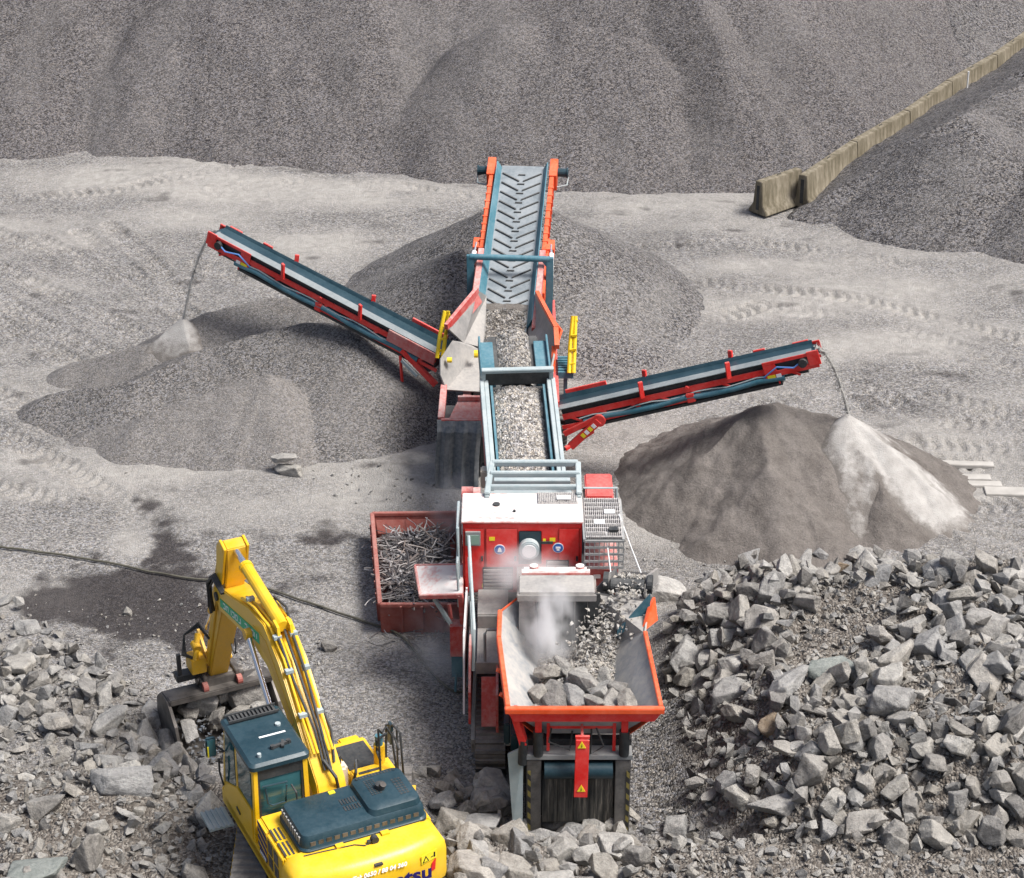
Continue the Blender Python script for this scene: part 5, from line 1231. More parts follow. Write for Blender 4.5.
cwt = ep(m, 'counterweight', 'yellow', smooth=True)
def cw_y(x): return -2.46 + .26 * (abs(x) / 1.36) ** 2.6
text('Tel: 0650 / 88 04 360', 'phone_number', M['whitetext'], (.06, cw_y(.06) - .007, 1.835), (1, 0, 0), (0, .12, 1), .110, cwt, .003, shear=.2)
text('komatsu', 'brand_lettering', M['navy'], (.30, cw_y(.3) - .010, 1.52), (1, 0, 0), (0, 0, 1), .40, cwt, .012)
m = MB(); m.plate([(1.0, cw_y(1.0) - .012, 1.42), (1.1, cw_y(1.1) - .012, 1.42), (1.12, cw_y(1.12) - .012, 1.64), (1.04, cw_y(1.04) - .012, 1.58)], .012); ep(m, 'red_mark', 'redtext', cwt)
for x in (-.86, .98):
    yy = cw_y(x) - .010; sl_ = .55 * (1 if x > 0 else -1) * (abs(x) / 1.36) ** 1.6
    r_ = Vector((1, sl_ * .9, 0)).normalized()
    def q_(u, z, o_=0): return Vector((x, yy - o_, 0)) + r_ * u + Vector((0, 0, z))
    m = MB(); m.plate([q_(-.16, 1.66), q_(.16, 1.66), q_(.16, 1.84), q_(-.16, 1.84)], .008); st = ep(m, 'warning_sticker', 'stickeryel', cwt)
    m = MB(); m.plate([q_(-.14, 1.68, .007), q_(.0, 1.68, .007), q_(-.07, 1.81, .007)], .004); tr_ = ep(m, 'warning_triangle', 'blacktext', st)
    m = MB(); m.plate([q_(-.11, 1.695, .011), q_(-.03, 1.695, .011), q_(-.07, 1.775, .011)], .004); ep(m, 'triangle_face', 'stickeryel', tr_)
    m = MB(); m.plate([q_(.04, 1.72, .007), q_(.09, 1.72, .007), q_(.09, 1.735, .007), q_(.04, 1.735, .007)], .004); m.plate([q_(.1, 1.70, .007), q_(.13, 1.70, .007), q_(.13, 1.80, .007), q_(.1, 1.80, .007)], .004); ep(m, 'warning_mark', 'blacktext', st)
m = MB(); m.box(.0, .14, cw_y(0) + .02, cw_y(0) + .08, 1.935, 1.965); ep(m, 'lifting_holes', 'dark', cwt)
m = MB(); m.cyl((.18, -2.03, 2.13), (.18, -1.93, 2.13), .065, 14); m.beam((.08, -1.98, 2.05), (.08, -1.98, 2.13), .06, .06); rv = ep(m, 'rear_camera', 'dark', cwt)
m = MB(); m.tube([(.1, -1.98, 2.1), (0, -2.02, 2.085), (-.15, -1.92, 2.08), (-.7, -1.86, 2.08), (-1.0, -1.84, 2.08)], .011, 6); ep(m, 'camera_cable', 'dark', rv, smooth=True)
# engine hood
def rr(x0, x1, y0, y1, r_, z, n=6):
    o_ = []
    for cx_, cy_, a0 in ((x1 - r_, y1 - r_, 0), (x0 + r_, y1 - r_, 90), (x0 + r_, y0 + r_, 180), (x1 - r_, y0 + r_, 270)):
        for i in range(n + 1): a = R(a0 + 90 * i / n); o_.append((cx_ + r_ * math.cos(a), cy_ + r_ * math.sin(a), z))
    return o_
def loft(rings):
    m = MB(); n_ = len(rings[0]); m._add([p for r_ in rings for p in r_], [tuple(reversed(range(n_))), tuple(range((len(rings) - 1) * n_, len(rings) * n_))] + [(i * n_ + j, i * n_ + (j + 1) % n_, (i + 1) * n_ + (j + 1) % n_, (i + 1) * n_ + j) for i in range(len(rings) - 1) for j in range(n_)]); return m
hx0, hx1, hy0, hy1 = -1.02, 1.24, -1.80, -.62
m = MB(); m.box(-1.28, 1.3, -1.74, -.45, 1.26, 2.02); bd = ep(m, 'engine_bay', 'yellow', bevel=.03)
hood = ep(loft([rr(hx0, hx1, hy0, hy1, .16, 2.02), rr(hx0, hx1, hy0, hy1, .16, 2.10), rr(hx0 + .03, hx1 - .03, hy0 + .03, hy1 - .03, .15, 2.13), rr(hx0 + .04, hx1 - .04, hy0 + .05, hy1 - .04, .14, 2.28), rr(hx0 + .07, hx1 - .07, hy0 + .09, hy1 - .07, .12, 2.35), rr(hx0 + .14, hx1 - .14, hy0 + .18, hy1 - .14, .1, 2.38)]), 'engine_hood', 'darkteal', smooth=True)
ep(loft([rr(.22, 1.17, hy0 + .10, hy1 - .04, .14, 2.36), rr(.26, 1.15, hy0 + .13, hy1 - .06, .14, 2.46), rr(.36, 1.08, hy0 + .22, hy1 - .12, .12, 2.51)]), 'raised_cover', 'darkteal', hood, smooth=True)
m = MB()
for i in range(13): m.box(.34 + i * .055, .37 + i * .055, hy1 - .20, hy1 - .14, 2.505, 2.515)
for i in range(9):
    for j in range(4): m.box(.42 + j * .05, .45 + j * .05, -1.32 + i * .05, -1.295 + i * .05, 2.508, 2.518)
for i in range(7):
    for j in range(3): m.box(.86 + j * .06, .90 + j * .06, -1.5 + i * .07, -1.46 + i * .07, 2.508, 2.516)
for i in range(6): m.box(-.08 + i * .05, -.055 + i * .05, -1.2, -1.05, 2.38, 2.39); m.box(-.08 + i * .05, -.055 + i * .05, -1.38, -1.25, 2.38, 2.39)
ep(m, 'hood_slots', 'dark', hood)
m = MB()
for i in range(9): m.box(-.98 - .012, -.98 + .03, -1.62 + i * .1, -1.57 + i * .1, 2.15, 2.30)
ep(m, 'side_grille', 'grey', hood)
m = MB()
for i in range(14): m.box(-.85 + i * .14, -.76 + i * .14, hy0 + .035, hy0 + .06, 2.155, 2.25)
ep(m, 'rear_mesh_panel', 'bucket', hood)
m = MB(); m.cyl((.62, -1.18, 2.45), (.62, -1.18, 2.60), .085, 16); ex_ = ep(m, 'exhaust_collar', 'dark', hood)
m = MB(); m.cyl((.62, -1.20, 2.48), (.64, -1.27, 2.64), .055, 14); ep(m, 'exhaust_pipe', 'bucket', ex_)
m = MB(); m.box(-.16, -.05, -.84, -.76, 2.375, 2.395); ep(m, 'latch_plate', 'stickeryel', hood)
m = MB()
for x in (-.45, .35): m.box(x, x + .14, -1.90, -1.80, 2.07, 2.11)
ep(m, 'hood_hinge', 'yellow', hood)
# left rear side door with vents, stripes
m = MB(); m.box(-1.325, -1.285, -1.7, -.95, 1.30, 2.0); sd_o = ep(m, 'side_door', 'yellow', bd, bevel=.01)
for y0, y1, z0, z1 in ((-1.2, -1.0, 1.68, 1.92), (-1.2, -1.0, 1.38, 1.62), (-1.48, -1.28, 1.68, 1.92), (-1.48, -1.28, 1.38, 1.62)):
    m = MB(); m.box(-1.335, -1.326, y0, y1, z0, z1); ep(m, 'vent', 'bucket', sd_o)
m = MB()
for i in range(4): m.plate([(-1.331, -.92 + i * .0, 1.9 - i * .15), (-1.331, -.5, 2.0 - i * .15), (-1.331, -.5, 1.93 - i * .15), (-1.331, -.92, 1.83 - i * .15)], .008)
ep(m, 'stripe_decal', 'navy', bd)
m = MB(); m.box(-1.328, -1.29, -.92, -.5, 1.3, 2.0); ep(m, 'stripe_panel', 'yellow', bd)
m = MB(); m.box(-1.334, -1.329, -.9, -.55, 1.32, 1.44)
ep(m, 'model_plate', 'blacktext', bd)
m = MB()
for i in range(5): m.box(-1.338, -1.335, -.86 + i * .06, -.82 + i * .06, 1.345, 1.415)
ep(m, 'model_lettering', 'whitetext', bd)
m = MB()
for i in range(3):
    for y0, y1 in ((-1.66, -1.28), (-1.22, -.88)): m.box(-1.26 + i * .07, -1.225 + i * .07, y0, y1, 2.015, 2.03)
ep(m, 'top_slots', 'dark', bd)
# deck behind and beside the cab
m = MB(); m.box(-1.28, -.25, -.95, -.3, 1.26, 1.78); m.box(-1.0, -.3, -.62, -.32, 1.78, 1.9); ep(m, 'battery_box', 'yellow', bevel=.03)
m = MB(); m.tube([(-.62, -.55, 1.9), (-.62, -.50, 2.35), (-.64, -.32, 2.4)], .018, 6); m.beam((-.95, -.5, 1.93), (-.6, -.5, 1.93), .03, .03); ep(m, 'antenna_bracket', 'dark', smooth=False)
# right side tank, tool box, steps
m = MB(); m.box(.62, 1.32, -.62, .25, 1.26, 1.92); m.box(.62, 1.32, .25, 1.35, 1.26, 1.72); m.box(.95, 1.34, 1.35, 1.75, 1.1, 1.5); m.box(1.2, 1.58, -.4, .95, 1.26, 1.5); tb = ep(m, 'fuel_tank', 'yellow', bevel=.03)
m = MB(); m.box(.72, 1.1, -.18, -.12, 1.925, 1.935); m.box(.72, 1.1, .03, .09, 1.925, 1.935); m.box(.7, 1.25, .45, 1.2, 1.722, 1.74); ep(m, 'step_tread', 'dark', tb)
m = MB(); m.cyl((1.18, .25, 1.74), (1.18, .25, 2.30), .10, 14); ep(m, 'post', 'yellow', tb, smooth=True)
m = MB(); m.cyl((1.18, .25, 2.302), (1.18, .25, 2.5), .07, 14); ep(m, 'filler_neck', 'teal', tb, smooth=True)
m = MB(); m.tube([(1.02, -.2, 1.9), (1.0, -.2, 2.98), (1.14, .0, 2.72), (1.24, .05, 2.80), (1.32, .0, 2.62), (1.34, -.15, 1.9)], .021, 8); m.tube([(1.06, .05, 2.32), (1.08, .1, 2.52), (1.28, .12, 2.60)], .026, 8); m.tube([(1.02, -.2, 2.3), (1.06, .05, 2.32)], .024, 8); ep(m, 'handrail', 'dark', tb, smooth=True)
m = MB(); m.tube([(1.42, -.25, 1.9), (1.40, -.2, 2.78), (1.50, .35, 2.55), (1.54, .8, 2.25), (1.54, .85, 1.45)], .022, 8); m.tube([(1.5, .2, 1.5), (1.5, .2, 2.62)], .02, 8); m.tube([(1.41, -.1, 2.35), (1.52, .5, 2.35)], .019, 8); ep(m, 'handrail', 'dark', tb, smooth=True)
m = MB(); m.plate([(1.50, .42, 2.5), (1.56, .7, 2.4), (1.56, .75, 1.95), (1.5, .46, 2.05)], .05); mr = ep(m, 'right_mirror', 'darkteal', tb)
# cab
cx0, cx1, cy0, cy1, cz0, cz1 = -1.31, -.30, -.28, 1.42, 1.26, 2.86
cab = empty('cab', (0, 0, 0)); cab.parent = EX
m = MB()
m.box(cx0, cx1, cy0, cy1, cz0, 1.50)
for a, b in (((cx0 + .05, cy0 + .05, 1.5), (cx0 + .07, cy0 + .05, cz1)), ((cx1 - .05, cy0 + .05, 1.5), (cx1 - .07, cy0 + .05, cz1)), ((cx1 - .05, cy1 - .05, 1.5), (cx1 - .07, cy1 - .25, cz1)), ((cx0 + .05, cy1 - .05, 1.5), (cx0 + .07, cy1 - .25, cz1)), ((cx0 + .05, .62, 1.5), (cx0 + .07, .62, cz1)), ):
    m.beam(a, b, .10, .10, (0, 1, 0))
m.beam((cx0 + .06, cy0 + .05, cz1 - .05), (cx0 + .06, cy1 - .25, cz1 - .05), .1, .1); m.beam((cx0 + .05, cy0 + .05, 1.62), (cx1 - .05, cy0 + .05, 1.62), .08, .24)
ep(m, 'cab_frame', 'yellow', cab, bevel=.015)
m = MB(); m.plate([(cx0 + .01, -.18, 1.28), (cx0 + .01, 1.36, 1.28), (cx0 + .01, 1.36, 1.55), (cx0 + .01, .55, 1.95), (cx0 + .01, -.18, 1.95)], .05); ld = ep(m, 'cab_door', 'yellow', cab, bevel=.01)
m = MB(); m.plate([(cx0 - .018, .45, 1.42), (cx0 - .018, .62, 1.46), (cx0 - .018, .62, 1.5), (cx0 - .018, .45, 1.47)], .03); ep(m, 'door_handle', 'dark', ld)
m = MB(); m.plate([(cx0 + .02, -.15, 1.96), (cx0 + .02, .54, 1.96), (cx0 + .02, .54, 2.80), (cx0 + .02, -.15, 2.80)], .02); m.plate([(cx0 + .02, .70, 1.62), (cx0 + .02, 1.32, 1.50), (cx0 + .02, 1.16, 2.78), (cx0 + .02, .70, 2.80)], .02); ep(m, 'side_window', 'glass', cab)
m = MB(); m.plate([(cx0 + .12, cy0 + .04, 1.78), (cx1 - .12, cy0 + .04, 1.78), (cx1 - .12, cy0 + .04, 2.62), (cx0 + .12, cy0 + .04, 2.62)], .02); rw = ep(m, 'rear_window', 'glass', cab)
m = MB(); m.box(cx0 + .10, cx1 - .10, cy0 + .01, cy0 + .05, 2.62, 2.82); m.box(cx0 + .1, cx0 + .14, cy0 + .01, cy0 + .05, 1.76, 2.62); m.box(cx1 - .14, cx1 - .1, cy0 + .01, cy0 + .05, 1.76, 2.62); ep(m, 'window_seal', 'dark', rw)
m = MB(); m.tube([(cx0 + .22, cy0 - .02, 2.45), (cx0 + .24, cy0 - .06, 2.15), (cx0 + .32, cy0 - .06, 2.08), (cx0 + .55, cy0 - .06, 2.1), (cx0 + .58, cy0 - .06, 2.45)], .018, 8); m.tube([(cx0 + .16, cy0 - .02, 2.5), (cx0 + .6, cy0 - .05, 2.5)], .018, 6); ep(m, 'rear_guard_loop', 'darkteal', cab, smooth=True)
m = MB(); m.plate([(cx1 - .02, -.15, 1.6), (cx1 - .02, 1.3, 1.6), (cx1 - .02, 1.15, 2.8), (cx1 - .02, -.15, 2.8)], .02); m.plate([(cx0 + .1, cy1 - .04, 1.55), (cx1 - .1, cy1 - .04, 1.55), (cx1 - .1, cy1 - .23, 2.8), (cx0 + .1, cy1 - .23, 2.8)], .02); ep(m, 'front_window', 'glass', cab)
rs_c = [rr(cx0 - .03, cx1 + .03, cy0 - .04, cy1 - .12, .10, cz1), rr(cx0 - .03, cx1 + .03, cy0 - .04, cy1 - .12, .10, cz1 + .08), rr(cx0 + .02, cx1 - .02, cy0 + .01, cy1 - .17, .08, cz1 + .13)]
rf = ep(loft(rs_c), 'cab_roof', 'darkteal', cab, smooth=True)
m = MB(); m.box(cx0 + .08, cx1 - .08, cy1 - .42, cy1 - .22, cz1 + .13, cz1 + .15)
for i in range(12): m.box(cx0 + .10 + i * .07, cx0 + .135 + i * .07, cy1 - .42, cy1 - .22, cz1 + .15, cz1 + .19)
for y in (cy1 - .43, cy1 - .22): m.beam((cx0 + .05, y, cz1 + .19), (cx1 - .05, y, cz1 + .19), .03, .04)
ep(m, 'roof_guard', 'dark', rf)
m = MB(); m.box(-.92, -.45, .40, .44, cz1 + .132, cz1 + .138); ep(m, 'scratch_mark', 'whitetext', rf)
m = MB(); m.cyl((-.5, .65, cz1 + .13), (-.5, .65, cz1 + .17), .05, 12); ep(m, 'roof_fitting', 'palesteel', rf)
m = MB(); m.cyl((-1.1, -.1, cz1 + .13), (-1.1, -.1, cz1 + .2), .035, 10); ep(m, 'roof_fitting', 'palesteel', rf)
m = MB(); m.beam((-.85, .02, cz1 + .16), (-.48, .08, cz1 + .16), .05, .05); m.beam((-.66, -.04, cz1 + .17), (-.6, .14, cz1 + .17), .05, .04); m.cyl((-.82, .03, cz1 + .13), (-.82, .03, cz1 + .2), .04, 8); m.cyl((-.52, .08, cz1 + .13), (-.52, .08, cz1 + .2), .04, 8); ep(m, 'roof_bracket', 'dark', rf)
m = MB(); m.box(-.95, -.55, .2, .6, 1.5, 2.2); m.box(-.92, -.58, .15, .28, 2.0, 2.6); ep(m, 'seat', 'dark', cab, bevel=.04)
m = MB(); m.tube([(cx0, 1.2, 2.3), (cx0 - .16, 1.3, 2.45)], .018, 6); lm = ep(m, 'mirror_arm', 'dark', cab, smooth=True)
m = MB(); m.box(cx0 - .30, cx0 - .12, 1.26, 1.36, 2.2, 2.6); mm = ep(m, 'left_mirror', 'darkteal', cab, bevel=.025)
m = MB(); m.box(cx0 - .28, cx0 - .14, 1.252, 1.258, 2.23, 2.57); ep(m, 'mirror_glass', 'glass', mm)
m = MB(); m.box(cx0 - .285, cx0 - .262, 1.245, 1.262, 2.22, 2.45); ep(m, 'mirror_stripe', 'stickeryel', mm)
m = MB(); m.box(-1.80, -1.36, .75, 1.30, .98, 1.02)
for i in range(5): m.box(-1.80 + i * .09, -1.76 + i * .09, .75, 1.30, 1.02, 1.045)
ep(m, 'boarding_step', 'palesteel', EX)
m = MB(); m.tube([(cx0 - .03, 1.3, 1.5), (cx0 - .08, 1.32, 1.8), (cx0 - .08, 1.3, 2.1)], .018, 6); ep(m, 'grab_handle', 'dark', cab, smooth=True)
# boom (profile in y,z), centre x = BX
BX = .14
def bprism(prof, wd, name, mat, parent=EX, **kw): m = MB(); m.prism(prof, BX - wd / 2, BX + wd / 2); return ep(m, name, mat, parent, **kw)
TIP = (5.0, 3.1)
bprof = [(-.22, 1.72), (.0, 1.58), (.5, 2.0), (1.4, 2.75), (2.2, 3.22), (3.0, 3.28), (4.0, 3.08), (4.92, 2.88), (5.16, 2.98), (5.2, 3.18), (5.02, 3.32), (4.0, 3.62), (3.1, 3.92), (2.3, 4.02), (1.55, 3.62), (.6, 2.72), (-.1, 2.08)]
bprof = [(y, z - (.08 if 3 <= i <= 7 else 0)) for i, (y, z) in enumerate(bprof)]
boom = bprism(bprof, .52, 'boom', 'yellow', bevel=.02)
m = MB()
for s_ in (-1, 1):
    x = BX + s_ * .262
    m.plate([(x, 1.0, 2.62), (x, 2.1, 3.36), (x, 2.9, 3.45), (x, 2.9, 3.66), (x, 2.2, 3.72), (x, .9, 2.75)], .012)
ep(m, 'boom_rib', 'yellow_worn', boom)
xl = BX - .266
def bpt(f, dz): # along the upper boom left side
    y = 2.55 + (4.8 - 2.55) * f; z = 3.56 + (3.05 - 3.56) * f; return (xl, y, z + dz)
m = MB(); m.plate([bpt(0, -.12), bpt(1, -.09), bpt(1, .09), bpt(0, .12)], .012); gbn = ep(m, 'banner', 'green', boom)
m = MB()
brs = np.random.RandomState(4)
for i in range(11):
    f = .06 + i * .08; a = bpt(f, -.045); b = bpt(f + .05, -.05); c_ = bpt(f + .05, .055); d = bpt(f, .06); o_ = Vector((-.009, 0, 0))
    if i == 4: continue
    m.beam(Vector(a) + o_, Vector(d) + o_, .006, .022); 
    if brs.rand() < .75: m.beam(Vector(c_) + o_, Vector(d) + o_, .006, .022, (0, 0, 1))
    if brs.rand() < .7: m.beam(Vector(b) + o_, Vector(c_) + o_, .006, .022)
    if brs.rand() < .5: m.beam(Vector(a) + o_, Vector(b) + o_, .006, .022, (0, 0, 1))
ep(m, 'banner_lettering', 'whitetext', gbn)
m = MB(); m.cyl((BX - .30, 3.02, 3.42), (BX + .30, 3.02, 3.42), .075, 16); m.cyl((BX - .36, 3.02, 3.42), (BX - .30, 3.02, 3.42), .10, 16); ep(m, 'boom_pin', 'dark', boom, smooth=False)
m = MB(); m.cyl((BX - .3, 5.0, 3.08), (BX + .3, 5.0, 3.08), .09, 14); ep(m, 'boom_pin', 'dark', boom, smooth=False)
# boom lift cylinders
for s_ in (-1, 1):
    x = BX + s_ * .34
    a, b = Vector((x, .85, 1.45)), Vector((x, 3.0, 3.42)); mid = a.lerp(b, .52)
    m = MB(); m.cyl(a, mid, .09, 14); cyl_ = ep(m, 'boom_cylinder', 'yellow', EX, smooth=True)
    m = MB(); m.cyl(mid, b, .055, 12); ep(m, 'cylinder_rod', 'chrome', cyl_, smooth=True)
    m = MB(); m.cyl(b - Vector((.06, 0, 0)), b + Vector((.06, 0, 0)), .11, 14); ep(m, 'cylinder_eye', 'yellow_worn', cyl_)
# arm (stick)
ATOP, APIV, ABOT = Vector((0, 4.55, 4.32)), Vector((0, 5.0, 3.08)), Vector((0, 6.35, .45))
aprof = [(4.42, 4.42), (4.66, 4.50), (4.86, 4.36), (5.25, 3.55), (5.45, 3.00), (6.42, .62), (6.46, .36), (6.28, .30), (6.14, .46), (5.0, 2.72), (4.80, 3.10), (4.50, 3.9)]
arm = bprism(aprof, .38, 'arm', 'yellow_worn', bevel=.018)
m = MB()
for s_ in (-1, 1):
    x = BX + s_ * .22; m.plate([(x, 4.40, 4.44), (x, 4.68, 4.52), (x, 4.88, 4.3), (x, 5.0, 3.6), (x, 4.7, 3.5)], .05)
m.cyl((BX - .25, 4.58, 4.36), (BX + .25, 4.58, 4.36), .09, 14)
ep(m, 'arm_clevis', 'yellow', arm, bevel=.008)
# arm cylinder on top of the boom
a, b = Vector((BX, 2.0, 4.08)), Vector((BX, 4.58, 4.36)); mid = a.lerp(b, .72)
m = MB(); m.cyl(a, mid, .115, 16); m.cyl(mid, mid + (b - a).normalized() * .09, .13, 16); acy = ep(m, 'arm_cylinder', 'yellow', EX, smooth=False)
m = MB(); m.cyl(mid, b, .06, 14); ep(m, 'cylinder_rod', 'chrome', acy, smooth=True)
m = MB(); m.plate([(BX - .12, 1.8, 3.75), (BX - .12, 2.2, 3.95), (BX - .12, 2.1, 4.2), (BX - .12, 1.9, 4.15)], .05); m.plate([(BX + .12, 1.8, 3.75), (BX + .12, 2.2, 3.95), (BX + .12, 2.1, 4.2), (BX + .12, 1.9, 4.15)], .05); ep(m, 'cylinder_bracket', 'yellow', acy)
# hoses on the boom
m = MB()
for i, x in enumerate((-.17, -.1, .1, .17)):
    m.tube([(BX + x, .2, 2.5), (BX + x * 1.02, .7, 2.92), (BX + x, 1.55, 3.70), (BX + x * 1.1, 2.1, 4.02 + .05 * (i % 2)), (BX + x * 1.25, 2.9, 4.02), (BX + x * 1.25, 3.6, 3.83)], .026, 8)
ep(m, 'steel_pipe', 'yellow', boom, smooth=True)
m = MB()
for i, x in enumerate((-.06, .0, .05)):
    m.tube([(BX + x, .0, 2.25), (BX + x + .03, .5, 2.78), (BX + x * 2, 1.2, 3.42 + .06 * i), (BX + x * 2.4, 1.8, 3.93), (BX + x * 3 + .1, 2.5, 4.14), (BX + .2, 3.0, 4.0 + .05 * i)], .024, 8)
m.tube([(BX + .15, .1, 2.3), (BX + .27, .5, 2.68), (BX + .25, 1.0, 3.05)], .022, 8)
ep(m, 'hydraulic_hose', 'dark', boom, smooth=True)
for y, z in ((.75, 2.95), (1.35, 3.52), (1.9, 3.92), (3.3, 3.93)):
    for u in (-.22, .08): m = MB(); m.box(BX + u, BX + u + .14, y - .05, y + .05, z, z + .07); ep(m, 'pipe_clamp', 'palesteel', boom)
m = MB()
for i in range(5):
    x = BX - .24 - .03 * (i % 3); m.tube([(x, 4.55, 3.40), (x - .05, 4.95, 3.62 - .03 * i), (x - .07, 5.22, 3.40 - .06 * i), (x - .06, 5.24, 2.9 - .08 * i), (x, 5.35, 2.55)], .028, 8)
ep(m, 'hydraulic_hose', 'dark', arm, smooth=True)
m = MB(); pts_ = [Vector((BX + .2, 5.45 + .30 * math.cos(a), 1.75 + .34 * math.sin(a))) + Vector((.12 * math.sin(a * .5), 0, 0)) for a in np.linspace(1.9, -3.6, 16)]; m.tube(pts_, .018, 6); ep(m, 'hose_loop', 'dark', arm, smooth=True)
m = MB(); m.tube([(BX - .20, 4.7, 3.32), (BX - .20, 3.8, 3.58), (BX - .20, 3.2, 3.85)], .02, 6); m.tube([(BX + .20, 4.7, 3.35), (BX + .2, 3.9, 3.62), (BX + .1, 3.4, 3.8), (BX, 3.1, 3.95)], .02, 6); ep(m, 'grease_line', 'dark', boom, smooth=True)
m = MB(); m.tube([(BX - .2, 5.2, 2.9), (BX - .2, 5.8, 1.5), (BX - .2, 6.15, .75)], .03, 8); ep(m, 'steel_pipe', 'yellow_worn', arm, smooth=True)
# bucket cylinder and linkage on the far side of the arm
a, b = Vector((BX, 5.35, 3.45)), Vector((BX, 6.72, 1.25)); mid = a.lerp(b, .7)
m = MB(); m.cyl(a, mid, .09, 14); bc_ = ep(m, 'bucket_cylinder', 'yellow_worn', EX, smooth=True)
m = MB(); m.cyl(mid, b, .055, 12); ep(m, 'cylinder_rod', 'chrome', bc_, smooth=True)
m = MB()
for s_ in (-1, 1): m.beam((BX + s_ * .2, 6.15, .85), (BX + s_ * .2, 6.72, 1.25), .05, .16); m.beam((BX + s_ * .12, 6.72, 1.25), (BX + s_ * .12, 6.9, .55), .05, .16)
m.cyl((BX - .28, 6.15, .85), (BX + .28, 6.15, .85), .06, 12); ep(m, 'bucket_link', 'yellow_worn', bc_)
# left side quick coupler tangle
m = MB(); m.box(BX - .55, BX - .25, 6.1, 6.5, .62, .95); m.cyl((BX - .46, 6.15, .9), (BX - .30, 6.4, 1.4), .06, 10); m.cyl((BX - .38, 6.2, 1.15), (BX - .38, 6.4, 1.2), .09, 12); tr_ = ep(m, 'tilt_rotator', 'yellow_worn', bevel=.01)
m = MB()
for i in range(3): m.tube([(BX - .4, 6.2, .9), (BX - .62 - .04 * i, 6.2, 1.1), (BX - .6, 6.3, 1.5), (BX - .35, 6.1, 1.75 + .05 * i), (BX - .2, 5.95, 1.5)], .022, 6)
m.box(BX - .78, BX - .70, 6.3, 6.36, .5, 1.05); m.box(BX - .82, BX - .4, 6.25, 6.5, .42, .56); ep(m, 'coupler_hose', 'dark', tr_, smooth=False)
m = MB(); m.box(BX - .42, BX + .45, 6.02, 6.6, .28, .48); m.cyl((BX - .46, 6.2, .40), (BX + .5, 6.2, .40), .10, 14); m.box(BX - .36, BX - .28, 6.0, 6.6, .1, .56); m.box(BX + .3, BX + .38, 6.0, 6.6, .1, .56); cpl = ep(m, 'quick_coupler', 'bucket', bevel=.012)
m = MB()
for x in (-.40, .30): m.cyl((BX + x, 5.97, .36), (BX + x + .1, 5.97, .36), .11, 14)
ep(m, 'coupler_pin', 'bin', cpl)
# bucket
BW = 1.06; bx = BX - .06
inner = [(5.95, .26), (6.35, .22), (6.66, -.05), (6.72, -.42), (6.52, -.74), (6.1, -.86), (5.35, -.88)]
m = MB()
for a, b in zip(inner[:-1], inner[1:]): m.plate([(bx - BW, *a), (bx + BW, *a), (bx + BW, *b), (bx - BW, *b)], .05)
bk = ep(m, 'bucket', 'bucket')
for s_ in (-1, 1):
    m = MB(); x = bx + s_ * BW; m.plate([(x, y, z) for y, z in inner] + [(x, 5.25, -.80), (x, 5.5, -.1)], .06); ep(m, 'bucket_side', 'bucket', bk)
m = MB(); m.beam((bx - BW, 5.95, .24), (bx + BW, 5.95, .24), .22, .14); ep(m, 'bucket_lip', 'bucket', bk, bevel=.02)
m = MB(); m.beam((bx - BW, 5.28, -.87), (bx + BW, 5.28, -.87), .24, .05); ep(m, 'cutting_edge', 'steel', bk)
EXM = Matrix.Translation(Vector((-3.43, 31.62, .95))) @ Matrix.Rotation(R(25.5), 4, 'Z') @ Matrix.Diagonal((1.05, 1.05, 1, 1))
bk_r = np.random.RandomState(8)
for lx, ly, lz, s_ in ((-.62, 6.15, -.35, .38), (-.30, 6.2, -.25, .46), (.1, 6.25, -.2, .42), (.5, 6.1, -.22, .62), (.75, 5.8, -.45, .45), (-.72, 5.85, -.48, .28), (.25, 5.75, -.42, .34), (-.1, 5.9, -.45, .3)):
    rock_obj(EXM @ Vector((lx + bx, ly, lz + .06)), s_ * 1.3, bk_r, 'dark grey rock lying in the excavator bucket', 'rocks in the excavator bucket', .3)
it = []
for _ in range(520):
    lx, ly = bk_r.uniform(-.9, .9), bk_r.uniform(5.0, 6.4); lz = -.82 + .42 * max(0, 1 - abs(ly - 6.2) / 1.0) + bk_r.rand() * .12
    p = EXM @ Vector((lx + bx, ly, lz)); it.append((p.x, p.y, p.z, .05 + .14 * bk_r.rand() ** 2))
stuff_mesh('bucket_load', it, M['rock_dark'], 'fine rubble in and spilling from the excavator bucket', 'rubble')
m = MB(); m.box(.28, .55, .1, .4, 1.5, 2.12); ep(m, 'swing_motor_cover', 'chest', EX, bevel=.05)
m = MB(); m.cyl((.42, .25, 2.1), (.42, .25, 2.3), .05, 10); m.tube([(.5, .0, 1.5), (.6, -.1, 2.1), (.7, .1, 2.2), (.75, .3, 1.9)], .03, 8); m.tube([(.3, -.1, 1.7), (.2, -.2, 2.2), (.1, .1, 2.4)], .03, 8); ep(m, 'valve_hose', 'dark', EX, smooth=True)

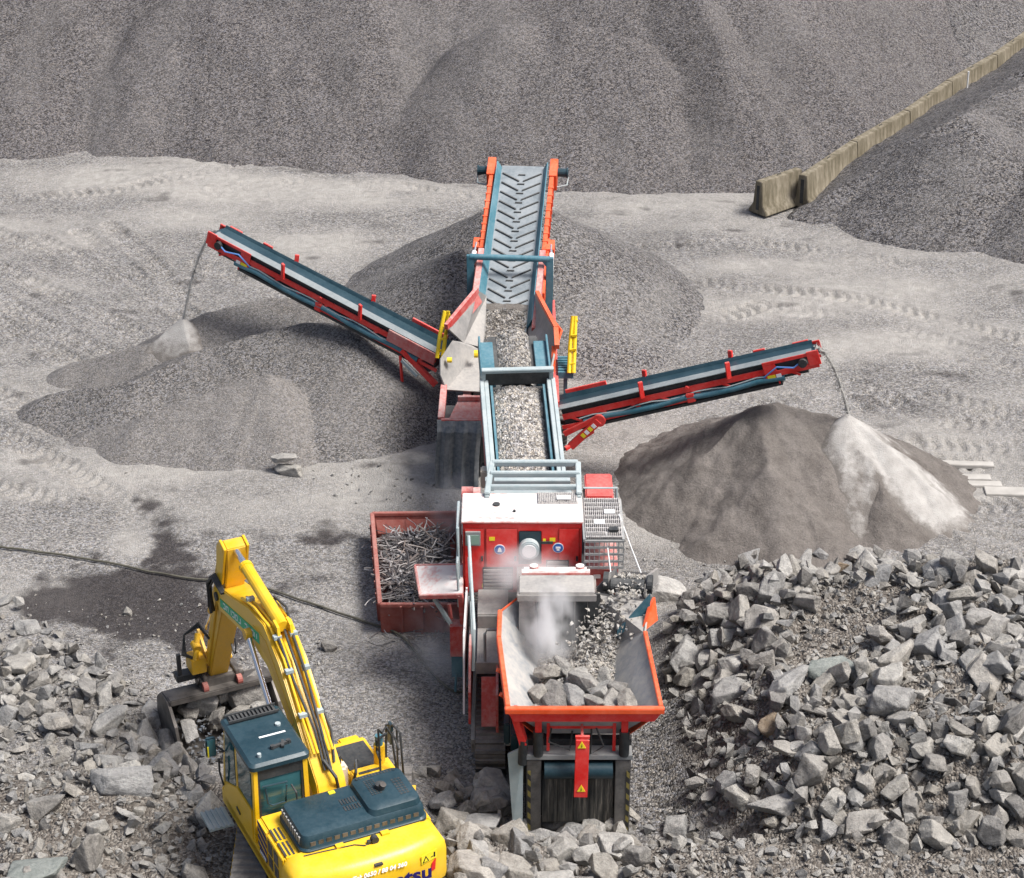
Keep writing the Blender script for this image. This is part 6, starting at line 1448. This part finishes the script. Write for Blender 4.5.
# ------------------------------------------------------------------ airborne dust
def dust(name, c_, rad, dens, label, seed=0.0, nscale=1.2):
    bm = bmesh.new(); bmesh.ops.create_icosphere(bm, subdivisions=3, radius=1); me = bpy.data.meshes.new(name); bm.to_mesh(me); bm.free()
    o = bpy.data.objects.new(name, me); col.objects.link(o); o.location = c_; o.scale = rad
    mt = bpy.data.materials.new(name); mt.use_nodes = True; t = mt.node_tree; t.nodes.clear()
    out = t.nodes.new('ShaderNodeOutputMaterial'); pv = t.nodes.new('ShaderNodeVolumePrincipled'); tc = t.nodes.new('ShaderNodeTexCoord')
    ln = t.nodes.new('ShaderNodeVectorMath'); ln.operation = 'LENGTH'; t.links.new(tc.outputs['Object'], ln.inputs[0])
    mr = t.nodes.new('ShaderNodeMapRange'); mr.interpolation_type = 'SMOOTHSTEP'; mr.inputs[1].default_value = .98; mr.inputs[2].default_value = .15; t.links.new(ln.outputs['Value'], mr.inputs[0])
    nz = t.nodes.new('ShaderNodeTexNoise'); nz.noise_dimensions = '4D'; nz.inputs['W'].default_value = seed; nz.inputs['Scale'].default_value = nscale; nz.inputs['Detail'].default_value = 4; t.links.new(tc.outputs['Object'], nz.inputs['Vector'])
    r2 = t.nodes.new('ShaderNodeMapRange'); r2.inputs[1].default_value = .38; r2.inputs[2].default_value = .68; t.links.new(nz.outputs[0], r2.inputs[0])
    mu = t.nodes.new('ShaderNodeMath'); mu.operation = 'MULTIPLY'; t.links.new(mr.outputs[0], mu.inputs[0]); t.links.new(r2.outputs[0], mu.inputs[1])
    m2 = t.nodes.new('ShaderNodeMath'); m2.operation = 'MULTIPLY'; m2.inputs[1].default_value = dens; t.links.new(mu.outputs[0], m2.inputs[0]); t.links.new(m2.outputs[0], pv.inputs['Density'])
    pv.inputs['Color'].default_value = (.97, .97, .98, 1); pv.inputs['Anisotropy'].default_value = .1
    t.links.new(pv.outputs[0], out.inputs['Volume']); me.materials.append(mt)
    return tag(o, label, 'dust cloud', kind='stuff')
dust('dust_cloud', (.75, 36.8, 3.0), (.7, .8, 1.25), 7.0, 'white dust rising from the crusher inlet above the hopper', 1.3, 2.0)
dust('dust_cloud', (.25, 38.6, 3.15), (1.3, .8, .8), 4.0, 'thin white dust drifting before the red engine canopy', 4.1, 2.2)
dust('dust_cloud', (-1.3, 45.6, 1.0), (.9, 1.5, 1.0), .8, 'thin grey dust hanging beside the crusher discharge belt', 7.7, 1.8)
dust('dust_cloud', (-1.6, 39.6, .8), (1.2, 1.6, .9), .9, 'thin pale dust hanging near the red scrap container', 9.2)
